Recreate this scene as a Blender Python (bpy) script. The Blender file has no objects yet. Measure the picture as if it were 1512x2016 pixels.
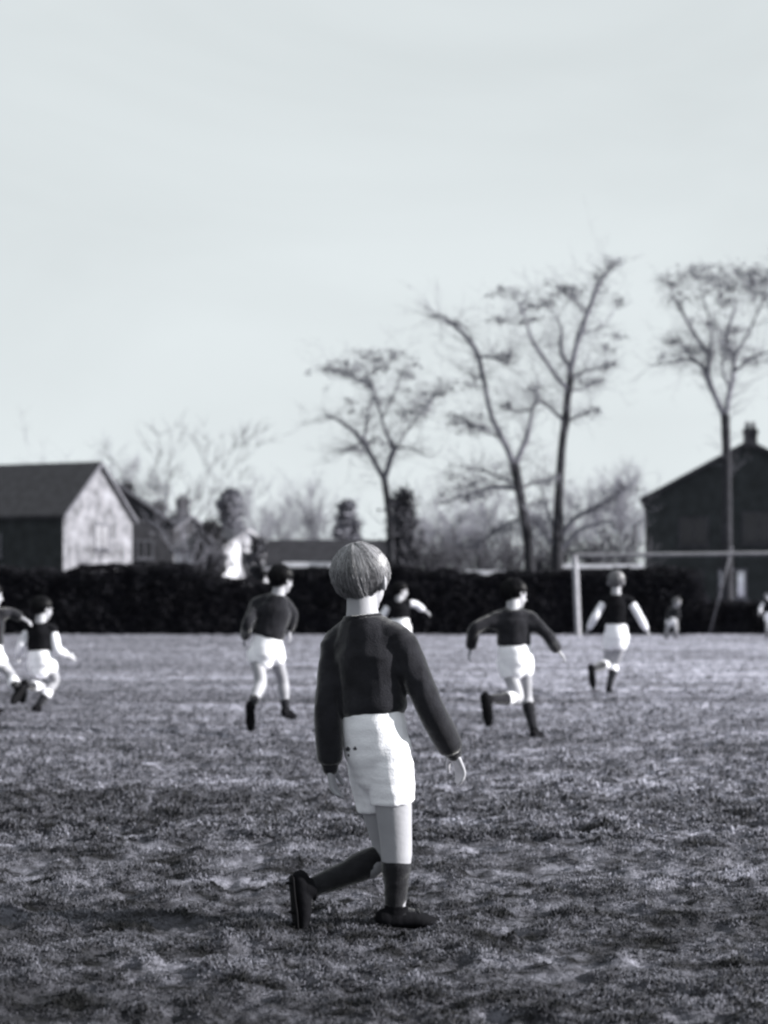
import bpy, bmesh, math, random
import numpy as np
from mathutils import Vector, Matrix

# ----------------------------------------------------------------------------
# camera, sky, sun, exposure
# ----------------------------------------------------------------------------
S = bpy.context.scene
COL = S.collection
H0, HOR, CX, FPX = 1.13, 1164.0, 756.0, 3500.0      # eye height and the geometry of the lens
cam = bpy.data.cameras.new('camera')
cam.sensor_fit = 'AUTO'
cam.sensor_width = 36.0
cam.lens = FPX / 2016.0 * 36.0
cam.shift_y = (HOR - 1008.0) / 2016.0
cam.clip_start, cam.clip_end = 0.1, 3000.0
cam.dof.use_dof = True
cam.dof.focus_distance = 6.3
cam.dof.aperture_fstop = 2.6
camo = bpy.data.objects.new('camera', cam)
COL.objects.link(camo)
camo.location = (0, 0, H0)
camo.rotation_euler = (math.radians(90), 0, 0)
S.camera = camo

SUN_ELEV, SUN_AZ = math.radians(23), math.radians(-7)   # azimuth: beyond the right hand side
to_sun = Vector((math.cos(SUN_ELEV) * math.cos(SUN_AZ), math.cos(SUN_ELEV) * math.sin(SUN_AZ), math.sin(SUN_ELEV)))
w = bpy.data.worlds.new('World')
S.world = w
w.use_nodes = True
nt = w.node_tree
nt.nodes.clear()
sky = nt.nodes.new('ShaderNodeTexSky')
sky.sky_type = 'NISHITA'
sky.sun_disc = False
sky.sun_elevation = SUN_ELEV
sky.sun_rotation = math.radians(90) - SUN_AZ
sky.dust_density = 3.0
bw = nt.nodes.new('ShaderNodeRGBToBW')
cl = nt.nodes.new('ShaderNodeClamp'); cl.inputs['Min'].default_value = 4.2; cl.inputs['Max'].default_value = 5.2
tc = nt.nodes.new('ShaderNodeTexCoord')
mp = nt.nodes.new('ShaderNodeMapping'); mp.inputs['Scale'].default_value = (1.6, 1.6, 3.6)
cn = nt.nodes.new('ShaderNodeTexNoise'); cn.inputs['Scale'].default_value = 2.2; cn.inputs['Detail'].default_value = 5; cn.inputs['Distortion'].default_value = 0.6
cm = nt.nodes.new('ShaderNodeMapRange'); cm.inputs['From Min'].default_value = .35; cm.inputs['From Max'].default_value = .7
cm.inputs['To Min'].default_value = 0.97; cm.inputs['To Max'].default_value = 1.08
mu = nt.nodes.new('ShaderNodeMath'); mu.operation = 'MULTIPLY'
ti = nt.nodes.new('ShaderNodeVectorMath'); ti.operation = 'SCALE'; ti.inputs[0].default_value = (0.93, 1.0, 1.025)
bg = nt.nodes.new('ShaderNodeBackground'); bg.inputs['Strength'].default_value = 0.081
wo = nt.nodes.new('ShaderNodeOutputWorld')
L = nt.links.new
L(sky.outputs[0], bw.inputs[0]); L(bw.outputs[0], cl.inputs[0])
L(tc.outputs['Generated'], mp.inputs[0]); L(mp.outputs[0], cn.inputs['Vector']); L(cn.outputs[0], cm.inputs['Value'])
L(cl.outputs[0], mu.inputs[0]); L(cm.outputs[0], mu.inputs[1]); L(mu.outputs[0], ti.inputs['Scale'])
sz = nt.nodes.new('ShaderNodeSeparateXYZ'); hz = nt.nodes.new('ShaderNodeMapRange')
hz.inputs['From Min'].default_value = 0.0; hz.inputs['From Max'].default_value = .26; hz.inputs['To Min'].default_value = 1.07; hz.inputs['To Max'].default_value = .95
hz.interpolation_type = 'SMOOTHSTEP'
m2 = nt.nodes.new('ShaderNodeMath'); m2.operation = 'MULTIPLY'
L(tc.outputs['Generated'], sz.inputs[0]); L(sz.outputs['Z'], hz.inputs['Value']); L(mu.outputs[0], m2.inputs[0]); L(hz.outputs[0], m2.inputs[1]); L(m2.outputs[0], ti.inputs['Scale'])
L(ti.outputs[0], bg.inputs['Color']); L(bg.outputs[0], wo.inputs['Surface'])

sl = bpy.data.lights.new('sun', 'SUN')
sl.energy = 5.0
sl.angle = math.radians(0.5)
sl.color = (1.0, 0.985, 0.96)
so = bpy.data.objects.new('sun', sl)
COL.objects.link(so)
so.location = (30, 10, 20)
so.rotation_euler = to_sun.to_track_quat('Z', 'Y').to_euler()

S.view_settings.view_transform = 'Standard'
S.view_settings.look = 'None'
S.view_settings.exposure = 1.2
S.view_settings.gamma = 1.0
S.cycles.filter_width = 2.4
S.cycles.max_bounces = 5
S.cycles.transparent_max_bounces = 6

# ----------------------------------------------------------------------------
# helpers
# ----------------------------------------------------------------------------
R = random.Random(7)
NR = np.random.default_rng(11)


def P(px, py, Y):
    """a point of the place at distance Y seen along this line of sight"""
    return Vector(((px - CX) * Y / FPX, Y, H0 + (HOR - py) * Y / FPX))


def g(v, b=1.14, r=.97):
    return (v * r, v * .97, v * b)


def vnoise(p, seed=0):
    """value noise, p (N,3) -> (N,) in -1..1"""
    p = np.asarray(p, float)
    i = np.floor(p).astype(np.int64)
    f = p - i
    f = f * f * (3 - 2 * f)
    out = np.zeros(len(p))
    for dx in (0, 1):
        for dy in (0, 1):
            for dz in (0, 1):
                n = (i[:, 0] + dx) * 374761393 + (i[:, 1] + dy) * 668265263 + (i[:, 2] + dz) * 2147483647 + seed * 974634777
                n = (n ^ (n >> 13)) * 1274126177
                n = n & 0x7fffffff
                n = (n ^ (n >> 16)) & 0xffff
                h = n / 32767.5 - 1
                wgt = (f[:, 0] if dx else 1 - f[:, 0]) * (f[:, 1] if dy else 1 - f[:, 1]) * (f[:, 2] if dz else 1 - f[:, 2])
                out += h * wgt
    return out


_a, _b = np.array([[.8, .6, 0], [-.6, .8, 0], [0, 0, 1]]), np.array([[1, 0, 0], [0, .75, .6614], [0, -.6614, .75]])
ROT = _a @ _b @ _a


def fbm(p, oct=3, seed=0):
    p = np.asarray(p, float)
    a, s, o = 1.0, 0.0, 0
    for k in range(oct):
        p = p @ ROT
        o = o + a * vnoise(p * (2 ** k) + k * 17.3, seed + k)
        s += a
        a *= .5
    return o / s


MATS = {}


def mat(name, col, rough=.9, var=.25, scale=8.0, bump=0.0, bscale=60.0, sheen=0.0, spec=.25, stretch=(1, 1, 1), col2=None):
    if name in MATS:
        return MATS[name]
    m = bpy.data.materials.new(name)
    m.use_nodes = True
    t = m.node_tree
    b = t.nodes['Principled BSDF']
    b.inputs['Roughness'].default_value = rough
    b.inputs['Specular IOR Level'].default_value = spec
    b.inputs['Sheen Weight'].default_value = sheen
    b.inputs['Sheen Roughness'].default_value = .3
    c = t.nodes.new('ShaderNodeTexCoord')
    mp = t.nodes.new('ShaderNodeMapping'); mp.inputs['Scale'].default_value = stretch
    n = t.nodes.new('ShaderNodeTexNoise'); n.inputs['Scale'].default_value = scale; n.inputs['Detail'].default_value = 6; n.inputs['Roughness'].default_value = .6
    r = t.nodes.new('ShaderNodeValToRGB')
    lo = tuple(x * (1 - var) for x in col)
    hi = tuple(min(1, x * (1 + var)) for x in (col2 or col))
    r.color_ramp.elements[0].position = .32; r.color_ramp.elements[0].color = (*lo, 1)
    r.color_ramp.elements[1].position = .68; r.color_ramp.elements[1].color = (*hi, 1)
    t.links.new(c.outputs['Object'], mp.inputs[0]); t.links.new(mp.outputs[0], n.inputs['Vector'])
    t.links.new(n.outputs[0], r.inputs[0]); t.links.new(r.outputs[0], b.inputs['Base Color'])
    if bump:
        n2 = t.nodes.new('ShaderNodeTexNoise'); n2.inputs['Scale'].default_value = bscale; n2.inputs['Detail'].default_value = 4
        bp = t.nodes.new('ShaderNodeBump'); bp.inputs['Strength'].default_value = bump; bp.inputs['Distance'].default_value = .01
        t.links.new(mp.outputs[0], n2.inputs['Vector']); t.links.new(n2.outputs[0], bp.inputs['Height']); t.links.new(bp.outputs[0], b.inputs['Normal'])
    MATS[name] = m
    return m


def tag(o, label=None, cat=None, group=None, kind=None):
    if label: o['label'] = label
    if cat: o['category'] = cat
    if group: o['group'] = group
    if kind: o['kind'] = kind
    return o


class Geo:
    """collects tubes, boxes and faces and links them as ONE mesh object"""

    def __init__(s):
        s.v, s.f, s.n = [], [], 0

    def add(s, v, f):
        v = np.asarray(v, float).reshape(-1, 3)
        s.v.append(v)
        s.f.extend([tuple(i + s.n for i in q) for q in f])
        s.n += len(v)

    def tube(s, pts, rads, n=12, side=(1, 0, 0), sub=1, cap=True):
        if n >= 12:
            n = n * 2 + 4                              # round enough for a clean edge between light and shade
        pts = np.array([tuple(p) for p in pts], float)
        rr = np.array([(r, r) if np.isscalar(r) else tuple(r) for r in rads], float)
        if sub > 1 and len(pts) > 1:
            m = len(pts)
            q, qr = [], []
            for i in range(m - 1):
                p0, p1, p2, p3 = pts[max(i - 1, 0)], pts[i], pts[i + 1], pts[min(i + 2, m - 1)]
                for k in range(sub):
                    t = k / sub
                    q.append(.5 * ((2 * p1) + (-p0 + p2) * t + (2 * p0 - 5 * p1 + 4 * p2 - p3) * t * t + (-p0 + 3 * p1 - 3 * p2 + p3) * t ** 3))
                    tt = t * t * (3 - 2 * t)
                    qr.append(rr[i] * (1 - tt) + rr[i + 1] * tt)
            q.append(pts[-1]); qr.append(rr[-1])
            pts, rr = np.array(q), np.array(qr)
        T = np.gradient(pts, axis=0)
        T /= np.linalg.norm(T, axis=1)[:, None] + 1e-12
        if cap:                                        # rounded ends
            e0, e1 = rr[0].mean(), rr[-1].mean()
            c0 = [(pts[0] - T[0] * e0 * math.sin(a), rr[0] * math.cos(a), T[0]) for a in (1.35, 1.0, .5)]
            c1 = [(pts[-1] + T[-1] * e1 * math.sin(a), rr[-1] * math.cos(a), T[-1]) for a in (.5, 1.0, 1.35)]
            pts = np.vstack([[c[0] for c in c0], pts, [c[0] for c in c1]])
            rr = np.vstack([[c[1] for c in c0], rr, [c[1] for c in c1]])
            T = np.vstack([[c[2] for c in c0], T, [c[2] for c in c1]])
        sd = np.array(side, float)
        ang = np.arange(n) * 2 * math.pi / n
        ca, sa = np.cos(ang), np.sin(ang)
        V = []
        for i in range(len(pts)):
            a = sd - T[i] * (sd @ T[i])
            if np.linalg.norm(a) < 1e-3:
                a = np.array((0, 0, 1.0)) - T[i] * T[i][2]
                if np.linalg.norm(a) < 1e-3:
                    a = np.array((0, 1.0, 0))
            a /= np.linalg.norm(a)
            b = np.cross(T[i], a)
            V.append(pts[i] + np.outer(ca, a) * rr[i][0] + np.outer(sa, b) * rr[i][1])
        V = np.concatenate(V)
        F = []
        for i in range(len(pts) - 1):
            for k in range(n):
                F.append((i * n + k, i * n + (k + 1) % n, (i + 1) * n + (k + 1) % n, (i + 1) * n + k))
        F.append(tuple(range(n))[::-1])
        m = (len(pts) - 1) * n
        F.append(tuple(m + k for k in range(n)))
        s.add(V, F)

    def ball(s, c, ax, n=20):
        """ellipsoid, ax = three axis vectors"""
        A = np.array([tuple(a) for a in ax], float)
        V, F, m = [], [], n // 2
        for i in range(m + 1):
            th = math.pi * (.02 + .96 * i / m)
            for k in range(n):
                ph = 2 * math.pi * k / n
                V.append(np.array(tuple(c)) + A[0] * math.sin(th) * math.cos(ph) + A[1] * math.sin(th) * math.sin(ph) + A[2] * math.cos(th))
        for i in range(m):
            for k in range(n):
                F.append((i * n + k, (i + 1) * n + k, (i + 1) * n + (k + 1) % n, i * n + (k + 1) % n))
        F.append(tuple(range(n))); F.append(tuple(m * n + k for k in range(n))[::-1])
        s.add(V, F)

    def box(s, lo, hi):
        (a, b, c), (d, e, f) = lo, hi
        s.add([(a, b, c), (d, b, c), (d, e, c), (a, e, c), (a, b, f), (d, b, f), (d, e, f), (a, e, f)],
              [(0, 3, 2, 1), (4, 5, 6, 7), (0, 1, 5, 4), (1, 2, 6, 5), (2, 3, 7, 6), (3, 0, 4, 7)])

    def build(s, name, m, parent=None, smooth=True, base=None, voxel=None, relax=4, wrinkle=None, recalc=False):
        V = np.concatenate(s.v) if s.v else np.zeros((0, 3))
        if base is not None:
            V = V - np.array(tuple(base))
        me = bpy.data.meshes.new(name)
        me.from_pydata(V.tolist(), [], s.f)
        o = bpy.data.objects.new(name, me)
        COL.objects.link(o)
        if voxel:
            md = o.modifiers.new('remesh', 'REMESH'); md.mode = 'VOXEL'; md.voxel_size = voxel
            sm = o.modifiers.new('smooth', 'SMOOTH'); sm.factor = .5; sm.iterations = relax
            dg = bpy.context.evaluated_depsgraph_get()
            dg.update()
            new = bpy.data.meshes.new_from_object(o.evaluated_get(dg))
            o.modifiers.clear()
            o.data = new
            bpy.data.meshes.remove(me)
            new.name = name
            me = new
            if wrinkle:
                n = len(me.vertices)
                co = np.empty(n * 3); me.vertices.foreach_get('co', co); co = co.reshape(-1, 3)
                no = np.empty(n * 3); me.vertices.foreach_get('normal', no); no = no.reshape(-1, 3)
                co = co + no * wrinkle(co)[:, None]
                me.vertices.foreach_set('co', co.ravel())
                me.update()
        me.materials.clear()
        for q in (m if isinstance(m, (list, tuple)) else [m]):
            me.materials.append(q)
        if smooth:
            me.polygons.foreach_set('use_smooth', [True] * len(me.polygons))
        if parent is not None:
            o.parent = parent
        return o


def big_mesh(name, V, F, m, smooth=False, uv=None):
    """numpy arrays straight into a mesh; F (M,k) with the same k for each face"""
    me = bpy.data.meshes.new(name)
    k = F.shape[1]
    me.vertices.add(len(V)); me.vertices.foreach_set('co', V.astype(np.float32).ravel())
    me.loops.add(F.size); me.loops.foreach_set('vertex_index', F.astype(np.int32).ravel())
    me.polygons.add(len(F)); me.polygons.foreach_set('loop_start', (np.arange(len(F)) * k).astype(np.int32))
    me.update(calc_edges=True)
    me.validate()
    if smooth:
        me.polygons.foreach_set('use_smooth', [True] * len(me.polygons))
    me.materials.append(m)
    o = bpy.data.objects.new(name, me)
    COL.objects.link(o)
    return o


def empty(name, loc, rz=0.0):
    o = bpy.data.objects.new(name, None)
    COL.objects.link(o)
    o.location = loc
    o.rotation_euler = (0, 0, rz)
    o.empty_display_size = .3
    return o


# ----------------------------------------------------------------------------
# ground and grass
# ----------------------------------------------------------------------------
def ground_z(x, y):
    p = np.stack([x, y, np.zeros_like(x)], 1)
    fade = np.clip((62 - y) / 12, 0, 1) * np.clip((y + 2) / 4, 0, 1)
    b = .032 * fbm(p * 8.5, 2, 21) + .020 * fbm(p * 19.0, 2, 5) + .012 * fbm(p * .9, 2, 9)
    return b * fade


G_ = 1.16


def patch_nodes(t, coord):
    """worn and muddy clumps, long streaks across the pitch, and uneven daylight painted darker near and left"""
    def nz(sc, stretch, a, b_, lo, hi, det=4):
        mp = t.nodes.new('ShaderNodeMapping'); mp.inputs['Scale'].default_value = stretch
        n = t.nodes.new('ShaderNodeTexNoise'); n.inputs['Scale'].default_value = sc; n.inputs['Detail'].default_value = det; n.inputs['Roughness'].default_value = .6
        r = t.nodes.new('ShaderNodeMapRange')
        for k_, v_ in zip(('From Min', 'From Max', 'To Min', 'To Max'), (a, b_, lo, hi)): r.inputs[k_].default_value = v_
        t.links.new(coord, mp.inputs[0]); t.links.new(mp.outputs[0], n.inputs['Vector']); t.links.new(n.outputs[0], r.inputs['Value'])
        return r.outputs[0]

    def op(kind, a, b_):
        m = t.nodes.new('ShaderNodeMath'); m.operation = kind
        for i_, v_ in enumerate((a, b_)):
            if isinstance(v_, float): m.inputs[i_].default_value = v_
            else: t.links.new(v_, m.inputs[i_])
        return m.outputs[0]
    sp = t.nodes.new('ShaderNodeSeparateXYZ'); t.links.new(coord, sp.inputs[0])

    def ramp(sock, a, b_, lo, hi):
        r = t.nodes.new('ShaderNodeMapRange')
        for k_, v_ in zip(('From Min', 'From Max', 'To Min', 'To Max'), (a, b_, lo, hi)): r.inputs[k_].default_value = v_
        t.links.new(sock, r.inputs['Value'])
        return r.outputs[0]
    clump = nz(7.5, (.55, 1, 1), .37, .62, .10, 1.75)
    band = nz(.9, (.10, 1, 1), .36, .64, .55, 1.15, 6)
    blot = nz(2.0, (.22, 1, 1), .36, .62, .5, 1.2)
    near = ramp(sp.outputs['Y'], 4.5, 16.0, .47, 1.42)  # field light painted into the colour: dim close by, bright further off
    left = ramp(sp.outputs['X'], -4.0, 4.0, .75, 1.2)  # same painted light across the pitch: dimmer left, brighter right
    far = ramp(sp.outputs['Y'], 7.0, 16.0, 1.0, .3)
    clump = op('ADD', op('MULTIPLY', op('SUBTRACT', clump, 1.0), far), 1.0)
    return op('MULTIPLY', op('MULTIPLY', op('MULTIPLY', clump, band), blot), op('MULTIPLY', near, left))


def ground_material():
    m = bpy.data.materials.new('pitch_turf')
    m.use_nodes = True
    t = m.node_tree
    b = t.nodes['Principled BSDF']
    b.inputs['Roughness'].default_value = .95
    b.inputs['Specular IOR Level'].default_value = .15
    c = t.nodes.new('ShaderNodeTexCoord')

    def noise(sc, det, stretch=(1, 1, 1), lo=.35, hi=.65):
        mp = t.nodes.new('ShaderNodeMapping'); mp.inputs['Scale'].default_value = stretch
        n = t.nodes.new('ShaderNodeTexNoise'); n.inputs['Scale'].default_value = sc; n.inputs['Detail'].default_value = det; n.inputs['Roughness'].default_value = .65
        r = t.nodes.new('ShaderNodeMapRange'); r.inputs['From Min'].default_value = lo; r.inputs['From Max'].default_value = hi
        t.links.new(c.outputs['Object'], mp.inputs[0]); t.links.new(mp.outputs[0], n.inputs['Vector']); t.links.new(n.outputs[0], r.inputs['Value'])
        return r.outputs[0]
    big = noise(.22, 4, (1, .55, 1))
    mid = noise(1.6, 5, (1, .6, 1))
    fine = noise(14, 6)
    grain = noise(55, 4)

    def mix(a, bb, f):
        x = t.nodes.new('ShaderNodeMix'); x.data_type = 'RGBA'
        for sock, val in ((x.inputs[6], a), (x.inputs[7], bb)):
            if isinstance(val, tuple): sock.default_value = (*val, 1)
            else: t.links.new(val, sock)
        if isinstance(f, float): x.inputs[0].default_value = f
        else: t.links.new(f, x.inputs[0])
        return x.outputs[2]
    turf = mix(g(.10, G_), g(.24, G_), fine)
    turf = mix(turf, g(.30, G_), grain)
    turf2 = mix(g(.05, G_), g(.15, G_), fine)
    mud_shade = mix(turf2, turf, mid)
    # muddy turf with uneven daylight painted in: darker near and left, paler beyond
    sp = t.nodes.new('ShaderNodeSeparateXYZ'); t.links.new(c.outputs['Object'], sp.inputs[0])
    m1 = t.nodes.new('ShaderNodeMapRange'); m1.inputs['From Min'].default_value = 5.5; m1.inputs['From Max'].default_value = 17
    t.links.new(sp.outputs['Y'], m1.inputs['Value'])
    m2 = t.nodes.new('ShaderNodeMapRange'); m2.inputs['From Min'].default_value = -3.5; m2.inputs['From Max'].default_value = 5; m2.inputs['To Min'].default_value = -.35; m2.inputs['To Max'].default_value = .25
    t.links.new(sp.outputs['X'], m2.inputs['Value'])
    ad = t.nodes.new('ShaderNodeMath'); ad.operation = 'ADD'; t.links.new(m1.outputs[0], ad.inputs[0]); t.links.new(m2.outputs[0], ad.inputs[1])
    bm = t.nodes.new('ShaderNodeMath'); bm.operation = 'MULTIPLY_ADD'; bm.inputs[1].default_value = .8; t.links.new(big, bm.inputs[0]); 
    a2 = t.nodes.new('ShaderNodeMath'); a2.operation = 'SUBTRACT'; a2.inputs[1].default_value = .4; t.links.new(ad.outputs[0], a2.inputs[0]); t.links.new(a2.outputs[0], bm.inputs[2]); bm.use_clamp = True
    allc = mix(mud_shade, turf, bm.outputs[0])
    vm = t.nodes.new('ShaderNodeVectorMath'); vm.operation = 'SCALE'
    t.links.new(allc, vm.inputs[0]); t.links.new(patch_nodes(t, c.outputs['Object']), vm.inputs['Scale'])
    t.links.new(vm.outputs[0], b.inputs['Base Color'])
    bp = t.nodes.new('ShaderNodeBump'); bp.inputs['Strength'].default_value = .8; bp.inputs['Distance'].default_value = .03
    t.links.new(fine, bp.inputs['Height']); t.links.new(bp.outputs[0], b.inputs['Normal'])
    return m


def make_ground():
    ys = np.concatenate([[-600, -200, -60, -20, -8, -2, 1, 2.5], np.geomspace(3.6, 70, 620), [80, 95, 120, 170, 260, 450, 900, 2000]])
    u = np.concatenate([[-1500, -400, -120, -40, -12, -4, -2], np.linspace(-1, 1, 330), [2, 4, 12, 40, 120, 400, 1500]])
    X = np.zeros((len(ys), len(u))); Yg = np.zeros_like(X)
    for i, y in enumerate(ys):
        h = min(max(.26 * abs(y) + .6, 1.4), 22)
        inner = np.clip(u, -1, 1) * h
        outer = np.sign(u) * np.maximum(np.abs(u) - 1, 0) * 1.0
        X[i] = inner + outer
        Yg[i] = y
    V = np.stack([X.ravel(), Yg.ravel(), ground_z(X.ravel(), Yg.ravel())], 1)
    n, m = X.shape
    idx = np.arange(n * m).reshape(n, m)
    F = np.stack([idx[:-1, :-1].ravel(), idx[:-1, 1:].ravel(), idx[1:, 1:].ravel(), idx[1:, :-1].ravel()], 1)
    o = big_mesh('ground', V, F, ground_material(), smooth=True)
    tag(o, 'worn winter football pitch reaching to the dark hedge', 'ground', kind='structure')


make_ground()


def make_grass():
    def blades(n, y0, y1, length, width, seed, power=1.0):
        rg = np.random.default_rng(seed)
        # tussock centres, more of them near the camera
        yy = y0 + (y1 - y0) * rg.random(n) ** power
        xx = (rg.random(n) * 2 - 1) * (.235 * yy + .25)
        p = np.stack([xx, yy, np.zeros(n)], 1)
        keep = fbm(p * 8.5, 2, 21) + .55 * fbm(p * 1.3, 2, 31) + .5 * (rg.random(n) - .5) > -.55
        p = p[keep]
        tall = np.clip(.72 + 1.0 * fbm(p * 8.5, 2, 21) + .35 * fbm(p * 2.3, 2, 31), .22, 1.7)
        n = len(p)
        p[:, 2] = ground_z(p[:, 0], p[:, 1]) - .004
        a = rg.random(n) * 2 * math.pi
        lean = .5 + .9 * rg.random(n)
        ln = length * tall * (.6 + .8 * rg.random(n))
        d = np.stack([np.cos(a), np.sin(a), np.zeros(n)], 1)
        sdv = np.stack([-np.sin(a), np.cos(a), np.zeros(n)], 1)
        wv = (width * (.7 + .6 * rg.random(n)))[:, None] * sdv
        mid = p + d * (lean * ln * .28)[:, None] + np.array([0, 0, 1.0]) * (ln * .62)[:, None]
        tip = p + d * (lean * ln * .8)[:, None] + np.array([0, 0, 1.0]) * (ln * (1.0 - .55 * lean))[:, None]
        V = np.stack([p - wv, p + wv, mid + wv * .75, mid - wv * .75, tip], 1).reshape(-1, 3)
        b = np.arange(n) * 5
        F = np.concatenate([np.stack([b, b + 1, b + 2], 1), np.stack([b, b + 2, b + 3], 1), np.stack([b + 3, b + 2, b + 4], 1)])
        return V, F
    sets = [blades(170000, 3.9, 9.0, .021, .0030, 1, 1.15), blades(150000, 8.0, 20.0, .034, .0055, 2, 1.25), blades(60000, 18, 45, .032, .011, 3, 1.2)]
    V, F, o = [], [], 0
    for v, f in sets:
        V.append(v); F.append(f + o); o += len(v)
    m = bpy.data.materials.new('grass_blades')
    m.use_nodes = True
    t = m.node_tree
    b = t.nodes['Principled BSDF']
    b.inputs['Roughness'].default_value = .7
    b.inputs['Specular IOR Level'].default_value = .2
    ge = t.nodes.new('ShaderNodeNewGeometry')
    r = t.nodes.new('ShaderNodeValToRGB')
    r.color_ramp.elements[0].color = (*g(.07, G_), 1)
    r.color_ramp.elements[1].color = (*g(.27, G_), 1)
    tcx = t.nodes.new('ShaderNodeTexCoord')
    vm = t.nodes.new('ShaderNodeVectorMath'); vm.operation = 'SCALE'
    t.links.new(ge.outputs['Random Per Island'], r.inputs[0])
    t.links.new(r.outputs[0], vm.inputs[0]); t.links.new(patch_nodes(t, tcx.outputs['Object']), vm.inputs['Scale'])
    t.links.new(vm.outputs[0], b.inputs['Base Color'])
    nm = t.nodes.new('ShaderNodeVectorMath'); nm.operation = 'MULTIPLY_ADD'; nm.inputs[1].default_value = (.45, .45, .45); nm.inputs[2].default_value = (0, 0, .55)
    nn = t.nodes.new('ShaderNodeVectorMath'); nn.operation = 'NORMALIZE'
    t.links.new(ge.outputs['Normal'], nm.inputs[0]); t.links.new(nm.outputs[0], nn.inputs[0]); t.links.new(nn.outputs[0], b.inputs['Normal'])
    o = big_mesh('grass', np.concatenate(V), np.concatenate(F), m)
    tag(o, 'short tussocky winter grass growing over the pitch', 'grass', kind='stuff')


make_grass()

# ----------------------------------------------------------------------------
# buildings
# ----------------------------------------------------------------------------
M_roof = mat('slate_roof', g(.028), .85, .35, 3, .4, 12)
M_roof2 = mat('old_tile_roof', g(.075), .9, .35, 3, .4, 12)
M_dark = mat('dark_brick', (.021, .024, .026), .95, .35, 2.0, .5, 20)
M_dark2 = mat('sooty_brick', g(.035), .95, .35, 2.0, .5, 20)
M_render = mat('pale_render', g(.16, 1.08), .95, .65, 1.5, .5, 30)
M_white = mat('white_paint', g(.28, 1.06), .5, .06, 3)
M_dimpaint = mat('dull_paint', g(.20), .6, .15, 3)
M_glass = mat('window_glass', g(.02), .25, .2, 1, spec=.35)
M_sash = mat('faded_sash_paint', g(.10), .7, .2, 3)
M_curtain = mat('net_curtain', g(.22, 1.06), .9, .15, 4)
M_stone = mat('coping_stone', g(.66, 1.06), .9, .25, 3, .3, 30)
M_post = mat('goal_paint', g(.24, 1.08), .6, .15, 6)


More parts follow.
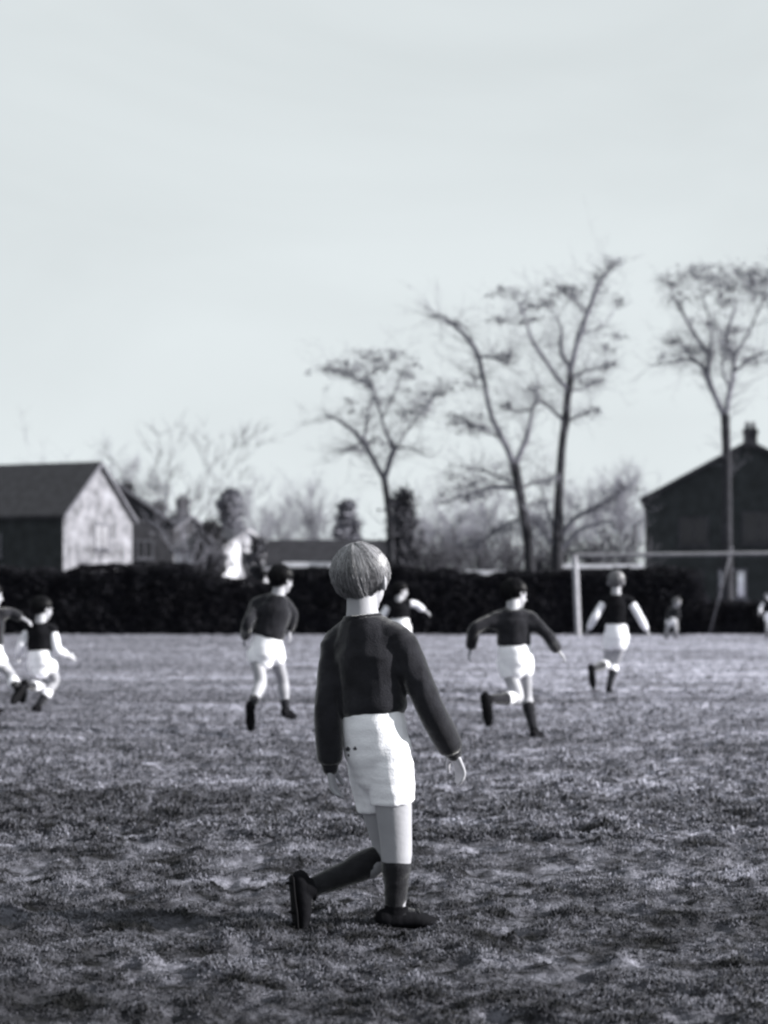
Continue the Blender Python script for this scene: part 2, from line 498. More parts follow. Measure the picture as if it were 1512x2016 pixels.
def house(label, base, rz, W, LEN, ze, zr, wallm, roofm, windows=(), chimneys=(), trim=None, over=.22, verge=.18, curtain=None, gable=None):
    """gable front at local y=0 facing -y, the house runs back along +y"""
    root = empty('house', base, rz)
    tag(root, label, 'house')
    gw = Geo()
    v = [(0, 0, 0), (W, 0, 0), (W, 0, ze), (W / 2, 0, zr), (0, 0, ze)]
    v += [(x, LEN, z) for x, y, z in v]
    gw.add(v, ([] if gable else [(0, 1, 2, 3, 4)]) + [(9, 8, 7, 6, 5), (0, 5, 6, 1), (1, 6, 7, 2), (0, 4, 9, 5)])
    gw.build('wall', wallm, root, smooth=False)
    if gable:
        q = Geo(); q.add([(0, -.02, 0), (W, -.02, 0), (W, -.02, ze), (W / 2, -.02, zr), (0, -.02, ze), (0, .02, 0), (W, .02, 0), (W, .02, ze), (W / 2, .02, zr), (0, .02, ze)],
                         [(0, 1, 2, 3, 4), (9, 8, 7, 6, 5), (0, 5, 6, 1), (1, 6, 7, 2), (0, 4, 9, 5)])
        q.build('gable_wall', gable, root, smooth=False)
    rf = Geo()
    for s in (0, 1):
        a = Vector((0 if s == 0 else W, 0, ze)); rdg = Vector((W / 2, 0, zr))
        sl = (a - rdg).normalized()
        e = a + sl * over
        up = Vector((0, 0, .16))
        q = [rdg, e, e + up, rdg + up]
        pts = [(p.x, -verge, p.z + .012) for p in q] + [(p.x, LEN + verge, p.z + .012) for p in q]
        fs = [(0, 1, 2, 3), (7, 6, 5, 4), (0, 4, 5, 1), (1, 5, 6, 2), (2, 6, 7, 3)]
        rf.add(pts, fs)
    roof = rf.build('roof', roofm, root, smooth=False)
    if trim:
        for s in (0, 1):
            tg = Geo()
            a = Vector((0 if s == 0 else W, 0, ze)); rdg = Vector((W / 2, 0, zr))
            sl = (a - rdg).normalized()
            e = a + sl * (over + .03)
            up = Vector((0, 0, .2))
            q = [rdg, e, e + up, rdg + up]
            tg.add([(p.x, -verge - .05, p.z - .03) for p in q] + [(p.x, -verge - .004, p.z - .03) for p in q],
                   [(0, 1, 2, 3), (7, 6, 5, 4), (0, 4, 5, 1), (1, 5, 6, 2), (2, 6, 7, 3), (3, 7, 4, 0)])
            tg.build('bargeboard', trim, root, smooth=False)
    for (cx, cy, cw, top) in chimneys:
        cg = Geo()
        zb = zr - abs(cx - W / 2) * (zr - ze) / (W / 2) - .3
        cg.box((cx - cw / 2, cy - cw * .35, zb), (cx + cw / 2, cy + cw * .35, top))
        cg.box((cx - cw / 2 - .06, cy - cw * .35 - .06, top - .22), (cx + cw / 2 + .06, cy + cw * .35 + .06, top - .08))
        ch = cg.build('chimney', M_dark2, roof, smooth=False)
        for dx in (-.22, .22):
            pg = Geo(); pg.tube([(cx + dx * cw, cy, top - .02), (cx + dx * cw, cy, top + .3)], [.11, .09], 10, cap=False)
            pg.build('chimney_pot', M_roof2, roof)
    for (wx, wz, ww, wh, side, lit) in windows:
        fg, pg = Geo(), Geo()
        fr = .09

        def put(G, x0, z0, x1, z1, d0, d1):
            if side == 'front': G.box((x0, d0, z0), (x1, d1, z1))
            elif side == 'right': G.box((W - d1, x0, z0), (W - d0, x1, z1))
            else: G.box((d0, x0, z0), (d1, x1, z1))
        x0, x1, z0, z1 = wx - ww / 2, wx + ww / 2, wz - wh / 2, wz + wh / 2
        put(fg, x0, z0, x0 + fr, z1, -.06, .02); put(fg, x1 - fr, z0, x1, z1, -.06, .02)
        put(fg, x0 + fr, z0, x1 - fr, z0 + fr, -.058, .02); put(fg, x0 + fr, z1 - fr, x1 - fr, z1, -.058, .02)
        put(fg, (x0 + x1) / 2 - .035, z0 + fr, (x0 + x1) / 2 + .035, z1 - fr, -.05, .02)
        put(fg, x0 - .08, z0 - .1, x1 + .08, z0 - .003, -.14, .02)
        f = fg.build('window', trim or M_dimpaint, root, smooth=False)
        put(pg, x0 + fr + .002, z0 + fr + .002, x1 - fr - .002, z1 - fr - .002, -.03, .015)
        pg.build('pane', (curtain or M_curtain) if lit else M_glass, f, smooth=False)
    return root


# pale gabled house at the left, its gable turned to the sun
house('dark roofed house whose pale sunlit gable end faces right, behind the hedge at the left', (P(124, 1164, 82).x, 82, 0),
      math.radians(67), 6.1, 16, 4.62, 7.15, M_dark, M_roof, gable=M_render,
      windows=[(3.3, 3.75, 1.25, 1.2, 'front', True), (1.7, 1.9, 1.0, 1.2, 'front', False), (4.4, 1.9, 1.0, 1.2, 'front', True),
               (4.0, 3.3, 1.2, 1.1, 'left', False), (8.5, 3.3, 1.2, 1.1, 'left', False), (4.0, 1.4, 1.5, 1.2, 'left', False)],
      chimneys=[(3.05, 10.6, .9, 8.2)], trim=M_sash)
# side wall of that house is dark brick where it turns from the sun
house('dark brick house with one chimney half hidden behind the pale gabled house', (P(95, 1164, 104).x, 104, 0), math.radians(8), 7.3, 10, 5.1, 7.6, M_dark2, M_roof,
      windows=[(5.6, 3.6, 1.0, 1.1, 'front', False)], chimneys=[(4.6, 1.5, .62, 7.55)], trim=M_sash)
house('far brick house with two small chimneys under the bare spreading tree', (P(318, 1164, 116).x, 116, 0), math.radians(40), 4.6, 9.5, 4.5, 6.0, M_dark2, M_roof2,
      windows=[(1.2, 2.8, .85, 1.6, 'front', True), (2.9, 2.7, .8, 1.6, 'front', True), (1.9, 4.6, .5, .5, 'front', False)],
      chimneys=[(2.3, 1.0, .7, 7.3), (2.3, 3.9, .7, 7.0)], trim=M_sash)
house('small pale rendered cottage with dark windows left of the long low outbuilding', (P(437, 1164, 96).x, 96, 0), math.radians(46), 3.6, 4.0, 3.4, 4.4, mat('whitewash', g(.45, 1.05), .9, .35, 1.2, .4, 20), M_roof2,
      windows=[(1.75, 2.6, .75, 1.0, 'front', False)], trim=M_white)
# long low outbuilding: ridge runs across the view
b = empty('outbuilding', (P(530, 1164, 76).x, 76, 0), 0)
tag(b, 'long low outbuilding with a plain grey tiled roof behind the blond boy', 'building')
gg = Geo(); gg.add([(0, 0, 0), (4.9, 0, 0), (4.9, 0, 2.25), (0, 0, 2.25), (0, 4, 0), (4.9, 4, 0), (4.9, 4, 2.25), (0, 4, 2.25), (0, 2, 3.25), (4.9, 2, 3.25)],
                   [(0, 1, 2, 3), (5, 4, 7, 6), (1, 5, 6, 9, 2), (4, 0, 3, 8, 7)])
gg.build('wall', M_stone, b, smooth=False)
gg = Geo()
for sy, ey in ((2, -.25), (2, 4.25)):
    q = [(-.2, sy, 3.27), (5.1, sy, 3.27), (5.1, ey, 2.15), (-.2, ey, 2.15)]
    q2 = [(x, y, z + .12) for x, y, z in q]
    gg.add(q + q2, [(0, 1, 2, 3), (7, 6, 5, 4), (0, 4, 5, 1), (1, 5, 6, 2), (2, 6, 7, 3), (3, 7, 4, 0)])
gg.build('roof', mat('grey_tile_roof', g(.026), .9, .3, 3, .4, 12, spec=.05), b, smooth=False)
gg = Geo(); gg.box((-.2, -.33, 2.03), (5.1, -.255, 2.16)); gg.build('gutter', M_white, b, smooth=False)

big = house('big dark brick house with a squat chimney on its gable, behind the goal', (P(1270, 1164, 78).x, 78, 0), math.radians(-9.5), 8.95, 10, 5.15, 7.55, M_dark, M_roof,
      windows=[(2.1, 3.75, 1.3, 1.25, 'front', False), (4.9, 3.9, 1.5, 1.4, 'front', False), (7.4, 3.75, 1.2, 1.25, 'front', False),
               (2.0, 1.5, 1.1, 1.2, 'front', False), (7.0, 1.5, 1.5, 1.3, 'front', False)],
      chimneys=[(4.55, .7, .58, 8.25)], trim=M_dark2)


q = Geo()
for (x0, z0, x1, z1) in ((3.16, .80, 3.25, 2.10), (4.29, .80, 4.38, 2.10), (3.252, .80, 4.288, .89), (3.252, 2.01, 4.288, 2.10), (3.06, .70, 4.48, .797)):
    q.box((x0, -.06, z0), (x1, .02, z1))
sash = q.build('window', M_sash, big, smooth=False)
q = Geo(); q.box((3.254, -.02, .892), (4.286, .015, 2.008)); q.build('pane', M_glass, sash, smooth=False)
for (a, b_) in ((3.26, 3.50), (3.98, 4.28)):                       # pale curtains drawn to the two sides
    q = Geo()
    n = 14
    xs = np.linspace(a, b_, n)
    V, F = [], []
    for i_, x in enumerate(xs):
        d = -.036 + .010 * math.sin(i_ * 2.1)
        V += [(x, d, .90), (x, d, 2.0), (x, d + .008, 2.0), (x, d + .008, .90)]
    for i_ in range(n - 1):
        for k_ in range(4):
            F.append((i_ * 4 + k_, i_ * 4 + (k_ + 1) % 4, i_ * 4 + 4 + (k_ + 1) % 4, i_ * 4 + 4 + k_))
    q.add(V, F); q.build('curtain', M_stone, sash)


def wall_run(label, px0, px1, Y, ytop, h=.12):
    a, c = P(px0, ytop, Y), P(px1, ytop, Y)
    r = empty('garden_wall', (a.x, Y, 0))
    tag(r, label, 'wall')
    q = Geo(); q.box((0, 0, 0), (c.x - a.x, .24, a.z - h)); q.build('brickwork', M_dark2, r, smooth=False)
    q = Geo(); q.box((-.04, -.05, a.z - h + .002), (c.x - a.x + .04, .29, a.z)); q.build('coping', M_stone, r, smooth=False)


wall_run('brick garden wall with pale coping seen over the hedge just left of the blond head', 560, 665, 49.5, 1107, .14)
wall_run('brick garden wall with pale coping seen over the hedge left of the two tall trunks', 920, 1035, 49.5, 1123, .13)
wall_run('brick garden wall with pale coping seen over the hedge behind the left goalpost', 1098, 1262, 49.5, 1111, .11)


# ----------------------------------------------------------------------------
# hedge along the far side of the pitch
# ----------------------------------------------------------------------------
def leaf_cloud(pts, size, rg, flat=0.0):
    """small kite-shaped leaves at pts"""
    n = len(pts)
    a = rg.normal(size=(n, 3)); a[:, 2] *= (1 - flat); a /= np.linalg.norm(a, axis=1)[:, None]
    b = np.cross(a, rg.normal(size=(n, 3))); b /= np.linalg.norm(b, axis=1)[:, None] + 1e-9
    s = (size * (.6 + .8 * rg.random(n)))[:, None]
    V = np.stack([pts - a * s, pts + b * s * .45, pts + a * s, pts - b * s * .45], 1).reshape(-1, 3)
    F = np.arange(n * 4).reshape(n, 4)
    return V, F


M_hedge = mat('hedge_leaves', g(.014, 1.2), .9, .5, 2.0, spec=.05)
M_core = mat('hedge_twigs', g(.010, 1.3), 1, .4, 6.0, spec=.0)


def make_hedge():
    rg = np.random.default_rng(5)
    x0, x1, y0, y1 = -34.0, 34.0, 46.3, 47.7
    root = empty('hedge', (0, 46.3, 0))
    tag(root, 'long dark clipped hedge along the far edge of the pitch', 'hedge')

    def top(x):
        px = CX + x * FPX / 46.5
        yt = np.interp(px, [-400, 0, 130, 150, 260, 340, 440, 530, 560, 655, 720, 820, 920, 1030, 1110, 1260, 1375, 1392, 1600, 2000],
                       [1115, 1118, 1128, 1119, 1116, 1106, 1142, 1148, 1124, 1124, 1108, 1118, 1131, 1130, 1126, 1124, 1122, 1190, 1190, 1190])
        return H0 + (HOR - yt) * 46.5 / FPX
    n = 170
    xs = np.linspace(x0, x1, n)
    core = Geo()
    for i in range(n - 1):
        pass
    V, F = [], []
    for i, x in enumerate(xs):
        t = float(top(x)) - .10 + .03 * math.sin(i * 1.7)
        V += [(x, y0 + .1, -.05), (x, y0 + .12, t - .12), (x, y0 + .3, t), (x, y1 - .3, t), (x, y1 - .1, t - .12), (x, y1 - .1, -.05)]
    for i in range(n - 1):
        for k in range(5):
            a = i * 6 + k
            F.append((a, a + 6, a + 7, a + 1))
    core.add(V, F)
    c = core.build('branches', M_core, root, base=(0, 46.3, 0))
    N = 150000
    x = x0 + (x1 - x0) * rg.random(N)
    keep = np.abs(x) < 15
    u = rg.random(N)
    tz = top(x) + .16 * fbm(np.stack([x * 3, x * 0, x * 0], 1), 3, 2)
    face = u < .62
    depth = .22 * rg.random(N) ** 1.5
    yy = np.where(face, y0 - .02 + depth + .08 * fbm(np.stack([x * 2.2, rg.random(N) * 0, tz * 0 + 3], 1), 2, 4), y0 + (y1 - y0) * rg.random(N))
    zz = np.where(face, tz * rg.random(N), tz - .16 * rg.random(N) ** 1.5 + .04)
    yy = yy + np.where(face, .1 * fbm(np.stack([x * 1.7, zz * 2.4, x * 0], 1), 3, 8), 0)
    V, F = leaf_cloud(np.stack([x, yy, np.maximum(zz, .02)], 1) - np.array([0, 46.3, 0]), .05, rg)
    o = big_mesh('leaves', V, F, M_hedge)
    o.parent = root


make_hedge()

# ----------------------------------------------------------------------------
# trees
# ----------------------------------------------------------------------------
M_bark = mat('dark_bark', g(.032), .95, .4, 5, .5, 25, spec=.1)
M_twig = mat('twig_bark', g(.15), .95, .3, 5, spec=.05)
M_leaf = mat('withered_leaves', g(.13), .9, .4, 1.5, spec=.05)
M_far = mat('far_twigs', g(.17), .95, .3, 1, spec=.05)  # distance haze put into the colour, paler than the nearer shrubs
M_shrub = mat('shrub_twigs', g(.055), .95, .3, 1, spec=.05)
M_ever = mat('evergreen', g(.07), .9, .4, 2, spec=.05)


def branch(G, p, d, ln, r, depth, rg, nseg=4, wob=.25, n=3, kids=3, spread=.7, up=.1, shrink=.62, rmin=.004):
    pts, rads = [p.copy()], [r]
    for i in range(nseg):
        d = (d + Vector((rg.gauss(0, wob), rg.gauss(0, wob), rg.gauss(0, wob) + up))).normalized()
        p = p + d * (ln / nseg)
        pts.append(p.copy()); rads.append(r * (1 - .75 * (i + 1) / nseg))
    G.tube(pts, rads, n, cap=False)
    if depth > 0:
        for k in range(kids):
            i = rg.randint(1, nseg)
            q = pts[i]
            ax = Vector((rg.gauss(0, 1), rg.gauss(0, 1), rg.gauss(0, 1))).normalized()
            nd = (d + ax * spread).normalized()
            branch(G, q, nd, ln * shrink * rg.uniform(.7, 1.2), max(rads[i] * .7, rmin), depth - 1, rg, nseg, wob, n, kids, spread, up, shrink, rmin)
    return pts


def traced_tree(label, Y, limbs, pads, seed, trunk_limbs=1, leaf=.05):
    """limbs: polylines (px, py, radius px) with a depth of their own; pads: loose twig sprays (px, py, half width, half height)"""
    rg = random.Random(seed); rn = np.random.default_rng(seed)
    sc = Y / FPX
    b0 = limbs[0][0]
    base = Vector((P(b0[0], 0, Y).x, Y, 0))
    root = empty('tree', base)
    tag(root, label, 'tree', 'bare trees behind the hedge')
    T, C, Lf = Geo(), Geo(), []
    allp = []
    for li, lb in enumerate(limbs):
        dyr = 0 if li < trunk_limbs else rg.uniform(-.35, .35)
        pts, rads = [], []
        # begin on the nearest limb that is there already
        if li >= trunk_limbs and allp:
            s0 = P(lb[0][0], lb[0][1], Y)
            y_start = min(allp, key=lambda q: (q[0].x - s0.x) ** 2 + (q[0].z - s0.z) ** 2)[0].y - Y
        else:
            y_start = 0
        for k, (px, py, r) in enumerate(lb):
            f = k / max(1, len(lb) - 1)
            q = P(px, py, Y) + Vector((0, y_start + dyr * f * len(lb) * .45, 0))
            if li == 0 and k == 0:
                q.z = -.1
            pts.append(q); rads.append(max(r * sc * .85, .008))
        (T if li < trunk_limbs else C).tube(pts, rads, 8, sub=4, cap=True)
        for q, r in zip(pts, rads):
            allp.append((q, r))
        # side twigs along the limb
        for k in range(1, len(pts)):
            if li < trunk_limbs and k < len(pts) - 2: continue
            for j in range(8):
                f = rg.random()
                q = pts[k - 1].lerp(pts[k], f)
                dd = (pts[k] - pts[k - 1]).normalized()
                nd = (dd * .6 + Vector((rg.gauss(0, .8), rg.gauss(0, .8), rg.gauss(.1, .5)))).normalized()
                branch(C, q, nd, rg.uniform(.35, 1.15), .010, 2, rg, 3, .25, 3, 2, .7, .08)
    for (px, py, hw, hh) in pads:
        dy = rg.uniform(-1.4, 1.4)
        c = P(px, py, Y) + Vector((0, dy, 0))
        # nearest limb point lower than the spray, joined by a thin curved bough
        near = min(allp, key=lambda q: (q[0] - c).length + (1.2 if q[0].z > c.z else 0))[0]
        mid = near.lerp(c, .5) + Vector((rg.uniform(-.1, .1), rg.uniform(-.1, .1), -.08))
        C.tube([near, mid, c], [.016, .012, .006], 4, sub=3, cap=False)
        W, Hh = hw * sc, hh * sc
        nt_ = int(10 + W * Hh * 90)
        for k in range(nt_):
            q = near.lerp(c, rg.uniform(.55, 1)) + Vector((rg.gauss(0, .35) * W, rg.gauss(0, .3) * W, rg.gauss(0, .3) * Hh))
            a = rg.uniform(0, 2 * math.pi)
            d = Vector((math.cos(a), math.sin(a), rg.gauss(.05, .25))).normalized()
            branch(C, q, d, W * rg.uniform(.35, .7), .006, 1, rg, 3, .22, 3, 3, .6, .02, .6)
        m = int(45 + W * Hh * 600)
        cl = rn.normal(size=(max(4, m // 14), 3)) * np.array([W * .48, W * .4, Hh * .42])
        pp = cl[rn.integers(0, len(cl), m)] + rn.normal(size=(m, 3)) * np.array([.10, .10, .06])
        Lf.append(pp + np.array(tuple(c)))
    T.build('trunk', M_bark, root, base=base)
    co = C.build('crown', M_twig, root, base=base)
    if Lf:
        V, F = leaf_cloud(np.concatenate(Lf) - np.array(tuple(base)), leaf, rn, .3)
        o = big_mesh('withered_leaves', V, F, M_leaf)
        o.parent = co
    return root


traced_tree('low bare tree forking just above the blond head, wispy flat sprays at its top', 51,
            [[(770, 1150, 10), (769, 1050, 8.5), (763, 985, 8), (757, 945, 7.5)],
             [(757, 945, 6.5), (735, 905, 5.5), (716, 872, 6.5), (690, 845, 4), (658, 826, 2.4), (640, 822, 1.2)],
             [(757, 945, 6.5), (768, 905, 6.5), (775, 885, 7), (764, 862, 4), (752, 830, 2.6), (742, 790, 2)],
             [(716, 872, 4.5), (722, 838, 2.5), (727, 800, 2), (738, 770, 2), (718, 742, 1.2)],
             [(775, 885, 3), (802, 884, 2), (842, 902, 1)], [(716, 872, 3), (690, 886, 2), (674, 894, 1)],
             [(768, 905, 2.5), (800, 850, 2), (845, 795, 1.2), (870, 760, 1)], [(752, 830, 2), (775, 780, 1.5), (795, 735, 1)],
             [(738, 770, 1.6), (700, 742, 1.4), (650, 728, 1)]],
            [(655, 730, 52, 16), (690, 722, 48, 18), (752, 712, 32, 22), (798, 730, 26, 24), (735, 787, 46, 20), (720, 765, 22, 18),
             (850, 768, 48, 26), (830, 790, 50, 26), (812, 822, 36, 18), (690, 880, 34, 12), (735, 868, 36, 12), (775, 697, 30, 7), (725, 692, 24, 6)], 3)
traced_tree('tall leaning bare tree with a long crooked limb reaching left, left of the pair', 50,
            [[(1046, 1170, 15), (1041, 1080, 12), (1029, 1000, 11), (1019, 945, 11), (1013, 918, 12)],
             [(1013, 918, 8), (995, 875, 6.5), (968, 820, 5.5), (955, 760, 5), (945, 715, 5.5), (935, 685, 5.5), (910, 655, 4.6), (880, 628, 3.2), (862, 620, 2), (845, 625, 1)],
             [(938, 700, 4), (965, 705, 3.2), (986, 712, 3), (998, 718, 2.5), (1004, 695, 1.4)],
             [(948, 735, 3), (936, 746, 2), (926, 742, 1.2)],
             [(1013, 918, 8), (1028, 885, 6.5), (1038, 862, 6.5), (1045, 830, 4), (1052, 800, 3.4), (1062, 780, 3), (1058, 768, 2), (1038, 762, 1.2)],
             [(1052, 802, 2.4), (1030, 806, 2), (1010, 804, 1.6), (1003, 792, 1)],
             [(1020, 962, 6.5), (982, 958, 5), (942, 966, 4), (910, 976, 3), (878, 988, 1.6)],
             [(1018, 955, 4), (985, 938, 3), (950, 926, 2.4), (915, 916, 1.2)],
             [(1030, 1018, 4), (992, 1034, 3), (960, 1056, 2.4), (928, 1078, 1.4)],
             [(1022, 965, 3.5), (1050, 950, 2.5), (1080, 945, 1.4)], [(985, 860, 2.5), (955, 850, 2), (928, 832, 1.3)]],
            [(905, 930, 62, 15), (935, 950, 60, 18), (890, 985, 46, 14), (950, 975, 50, 16), (925, 832, 50, 20), (900, 820, 34, 12), (950, 850, 34, 12),
             (1000, 800, 22, 8), (900, 640, 20, 8), (985, 705, 26, 10), (1075, 948, 34, 10), (945, 1070, 40, 16), (1050, 770, 18, 8), (925, 748, 20, 8), (990, 1040, 40, 14)], 4)
traced_tree('tallest bare tree with an upright stem leaning right at the top, right of the pair', 49.5,
            [[(1098, 1170, 18), (1097, 1085, 14), (1100, 1000, 11), (1103, 930, 10), (1108, 865, 9), (1114, 828, 10), (1117, 785, 8.5), (1121, 762, 9), (1123, 732, 7)],
             [(1123, 732, 6.5), (1134, 682, 5.5), (1141, 658, 6), (1155, 620, 5.4), (1166, 590, 5), (1176, 565, 4), (1186, 545, 2.4), (1204, 522, 1.2)],
             [(1120, 768, 6), (1096, 745, 4.6), (1075, 716, 4.4), (1056, 692, 4.4), (1044, 676, 3.2), (1030, 640, 1.8), (1008, 590, 1.2)],
             [(1113, 832, 5), (1091, 810, 3.4), (1076, 796, 2.4), (1060, 784, 1.4)],
             [(1122, 722, 5.5), (1109, 700, 5), (1105, 670, 4.6), (1109, 652, 3), (1098, 620, 1.6), (1080, 592, 1.2)],
             [(1116, 830, 3.5), (1140, 818, 2.4), (1162, 810, 1.2)], [(1126, 745, 3.5), (1150, 732, 2.6), (1175, 728, 2), (1196, 724, 1)],
             [(1120, 768, 3), (1145, 766, 2), (1168, 752, 1)], [(1155, 620, 3), (1138, 600, 2), (1122, 580, 1.2)],
             [(1100, 1062, 8), (1130, 1022, 6), (1170, 1000, 4.4), (1202, 984, 3), (1232, 962, 1.6)],
             [(1102, 1085, 6), (1138, 1046, 4.4), (1178, 1030, 3), (1215, 1026, 1.4)],
             [(1096, 1052, 6), (1083, 1020, 4), (1073, 986, 2), (1066, 960, 1.2)], [(1097, 1085, 6), (1075, 1050, 4), (1050, 1020, 2), (1030, 1000, 1.2)],
             [(1141, 658, 2.5), (1165, 650, 1.8), (1195, 640, 1)]],
            [(1003, 576, 44, 14), (1040, 590, 30, 12), (1078, 588, 26, 15), (1124, 578, 42, 15), (1112, 556, 36, 8), (1172, 562, 14, 26), (1206, 524, 20, 10),
             (1226, 585, 14, 10), (1219, 652, 12, 9), (1192, 682, 24, 8), (985, 632, 28, 8), (1050, 630, 22, 10), (1170, 742, 34, 14), (1190, 728, 24, 8),
             (1160, 805, 20, 8), (1215, 970, 40, 14), (1180, 1000, 46, 16), (1070, 985, 26, 18), (1205, 1030, 44, 14), (1050, 1020, 30, 20)], 5)
traced_tree('bare tree with a dense flat top whose trunk stands before the big dark house', 56,
            [[(1433, 1170, 15), (1431, 1050, 12), (1431, 950, 10.5), (1430, 880, 10), (1428, 822, 10.5)],
             [(1428, 824, 7.5), (1415, 790, 6.6), (1402, 755, 7.5), (1396, 732, 8), (1388, 714, 4.4), (1364, 700, 3.2), (1335, 705, 2), (1292, 712, 1)],
             [(1398, 735, 6), (1401, 700, 4.6), (1386, 675, 4.4), (1365, 645, 3.8), (1346, 610, 3), (1328, 584, 1.6)],
             [(1428, 824, 6.5), (1437, 780, 5.6), (1442, 764, 6.5), (1450, 735, 5.4), (1453, 700, 4.6), (1441, 670, 4.6), (1443, 645, 4.4), (1456, 612, 3.2), (1466, 585, 1.8)],
             [(1442, 765, 3), (1426, 722, 2.6), (1432, 690, 2), (1420, 650, 1.4)], [(1452, 728, 4), (1475, 710, 3), (1502, 694, 2.6), (1540, 690, 1.4)],
             [(1401, 700, 3), (1405, 660, 2.4), (1398, 620, 1.8), (1385, 580, 1.2)], [(1453, 700, 3), (1480, 650, 2.6), (1500, 600, 2), (1515, 560, 1.2)],
             [(1388, 714, 2.6), (1362, 690, 2), (1338, 668, 1.2)]],
            [(1325, 553, 42, 20), (1365, 543, 46, 24), (1402, 552, 52, 26), (1440, 558, 46, 30), (1468, 540, 50, 28), (1512, 540, 44, 30), (1486, 582, 50, 20),
             (1402, 625, 30, 14), (1334, 664, 34, 16), (1355, 690, 24, 8), (1312, 710, 30, 8), (1398, 690, 44, 26), (1440, 690, 34, 24), (1500, 696, 36, 14),
             (1535, 600, 44, 40), (1345, 590, 34, 14), (1420, 600, 40, 14), (1465, 640, 30, 14)], 6)


def bare_tree(label, px, ybase, ytop, halfw, Y, seed, kids=4, levels=3, twig=.012, m=None, name='tree', cat='tree', group='bare trees beyond the gardens', nlimb=7, limb0=.22, up=.12):
    rg = random.Random(seed)
    sc = Y / FPX
    base = Vector((P(px, 0, Y).x, Y, 0))
    top = P(px, ytop, Y).z
    w_ = halfw * sc
    root = empty(name, base)
    tag(root, label, cat, group)
    T, C = Geo(), Geo()
    r0 = max(.05, top * .018)
    tp = [base + Vector((rg.gauss(0, .06) * i, rg.gauss(0, .06) * i, top * .62 * i / 4)) for i in range(5)]
    tp[0].z = -.1
    T.tube(tp, [r0 * (1 - .17 * i) for i in range(5)], 8, sub=3)
    lr = .34 if name == 'tree' else .5
    for k in range(nlimb):
        f = limb0 + (1 - limb0) * k / max(1, nlimb - 1)
        i = min(3, int(f * 4)); q = tp[i].lerp(tp[i + 1], f * 4 - i if f < 1 else 1)
        a = k * 2.4 + rg.uniform(-.4, .4)
        tgt = Vector((base.x + math.cos(a) * w_ * rg.uniform(.6, 1.0), base.y + math.sin(a) * w_ * rg.uniform(.5, .9), q.z + (top - q.z) * rg.uniform(.5, .95)))
        ln = (tgt - q).length
        branch(C, q, (tgt - q).normalized(), ln * .85, r0 * lr, levels, rg, 4, .14, 3, kids, .62, up * .5, .55, twig)
    T.build('trunk', M_bark, root, base=base)
    C.build('crown', m or M_far, root, base=base)
    return root


M_wide = mat('wide_tree_twigs', g(.09), .95, .3, 1, spec=.05)
bare_tree('wide bare tree fanning out above the far roofs left of centre', 345, 1100, 893, 140, 122, 21, 4, 3, twig=.02, m=M_wide, nlimb=10, limb0=.5, group='bare trees beyond the gardens')
k = 0
for (px, yt, hw, Y, lab) in [
        (205, 905, 55, 128, 'pale bare treetop showing just over the ridge of the pale gabled house'),
        (505, 985, 60, 130, 'hazy round bare tree above the small pale cottage'),
        (560, 1015, 46, 134, 'low hazy bare tree above the left end of the long outbuilding roof'),
        (632, 985, 44, 132, 'slim hazy bare tree left of the small conifer'),
        (850, 1005, 64, 112, 'hazy bare tree right of the ivy covered shrub'),
        (905, 1010, 66, 104, 'hazy bare tree behind the low left boughs of the leaning tree'),
        (968, 1000, 60, 116, 'hazy bare tree directly behind the trunk of the leaning tree'),
        (1060, 990, 46, 108, 'hazy bare tree seen between the two tall trunks'),
        (1160, 985, 62, 110, 'hazy bare tree above the left goalpost'),
        (1225, 962, 60, 106, 'hazy bare tree beside the left corner of the big dark house')]:
    bare_tree(lab, px, 1100, yt, hw, Y, 40 + k, 6, 3, nlimb=11)
    k += 1
# garden shrubs: dense twiggy domes above the hedge
for (px, yt, hw, Y, lab) in [
        (835, 1062, 44, 53, 'twiggy grey garden shrub right of the ivy covered shrub'),
        (890, 1068, 46, 54, 'broad twiggy garden shrub, second from the ivy covered shrub'),
        (945, 1078, 44, 55, 'twiggy garden shrub over the pale coping, left of the leaning trunk'),
        (1000, 1072, 40, 56, 'twiggy garden shrub right against the leaning trunk'),
        (1072, 1085, 34, 58, 'small twiggy shrub between the two tall trunks'),
        (1150, 1068, 48, 58, 'twiggy garden shrub behind the top of the left goalpost'),
        (1225, 1060, 46, 57, 'twiggy garden shrub at the left corner of the big dark house')]:
    bare_tree(lab, px, 1130, yt, hw, Y, 70 + k, 4, 3, m=M_shrub, name='shrub', cat='shrub', group='garden shrubs behind the hedge', nlimb=22, limb0=.03, up=.2)
    k += 1


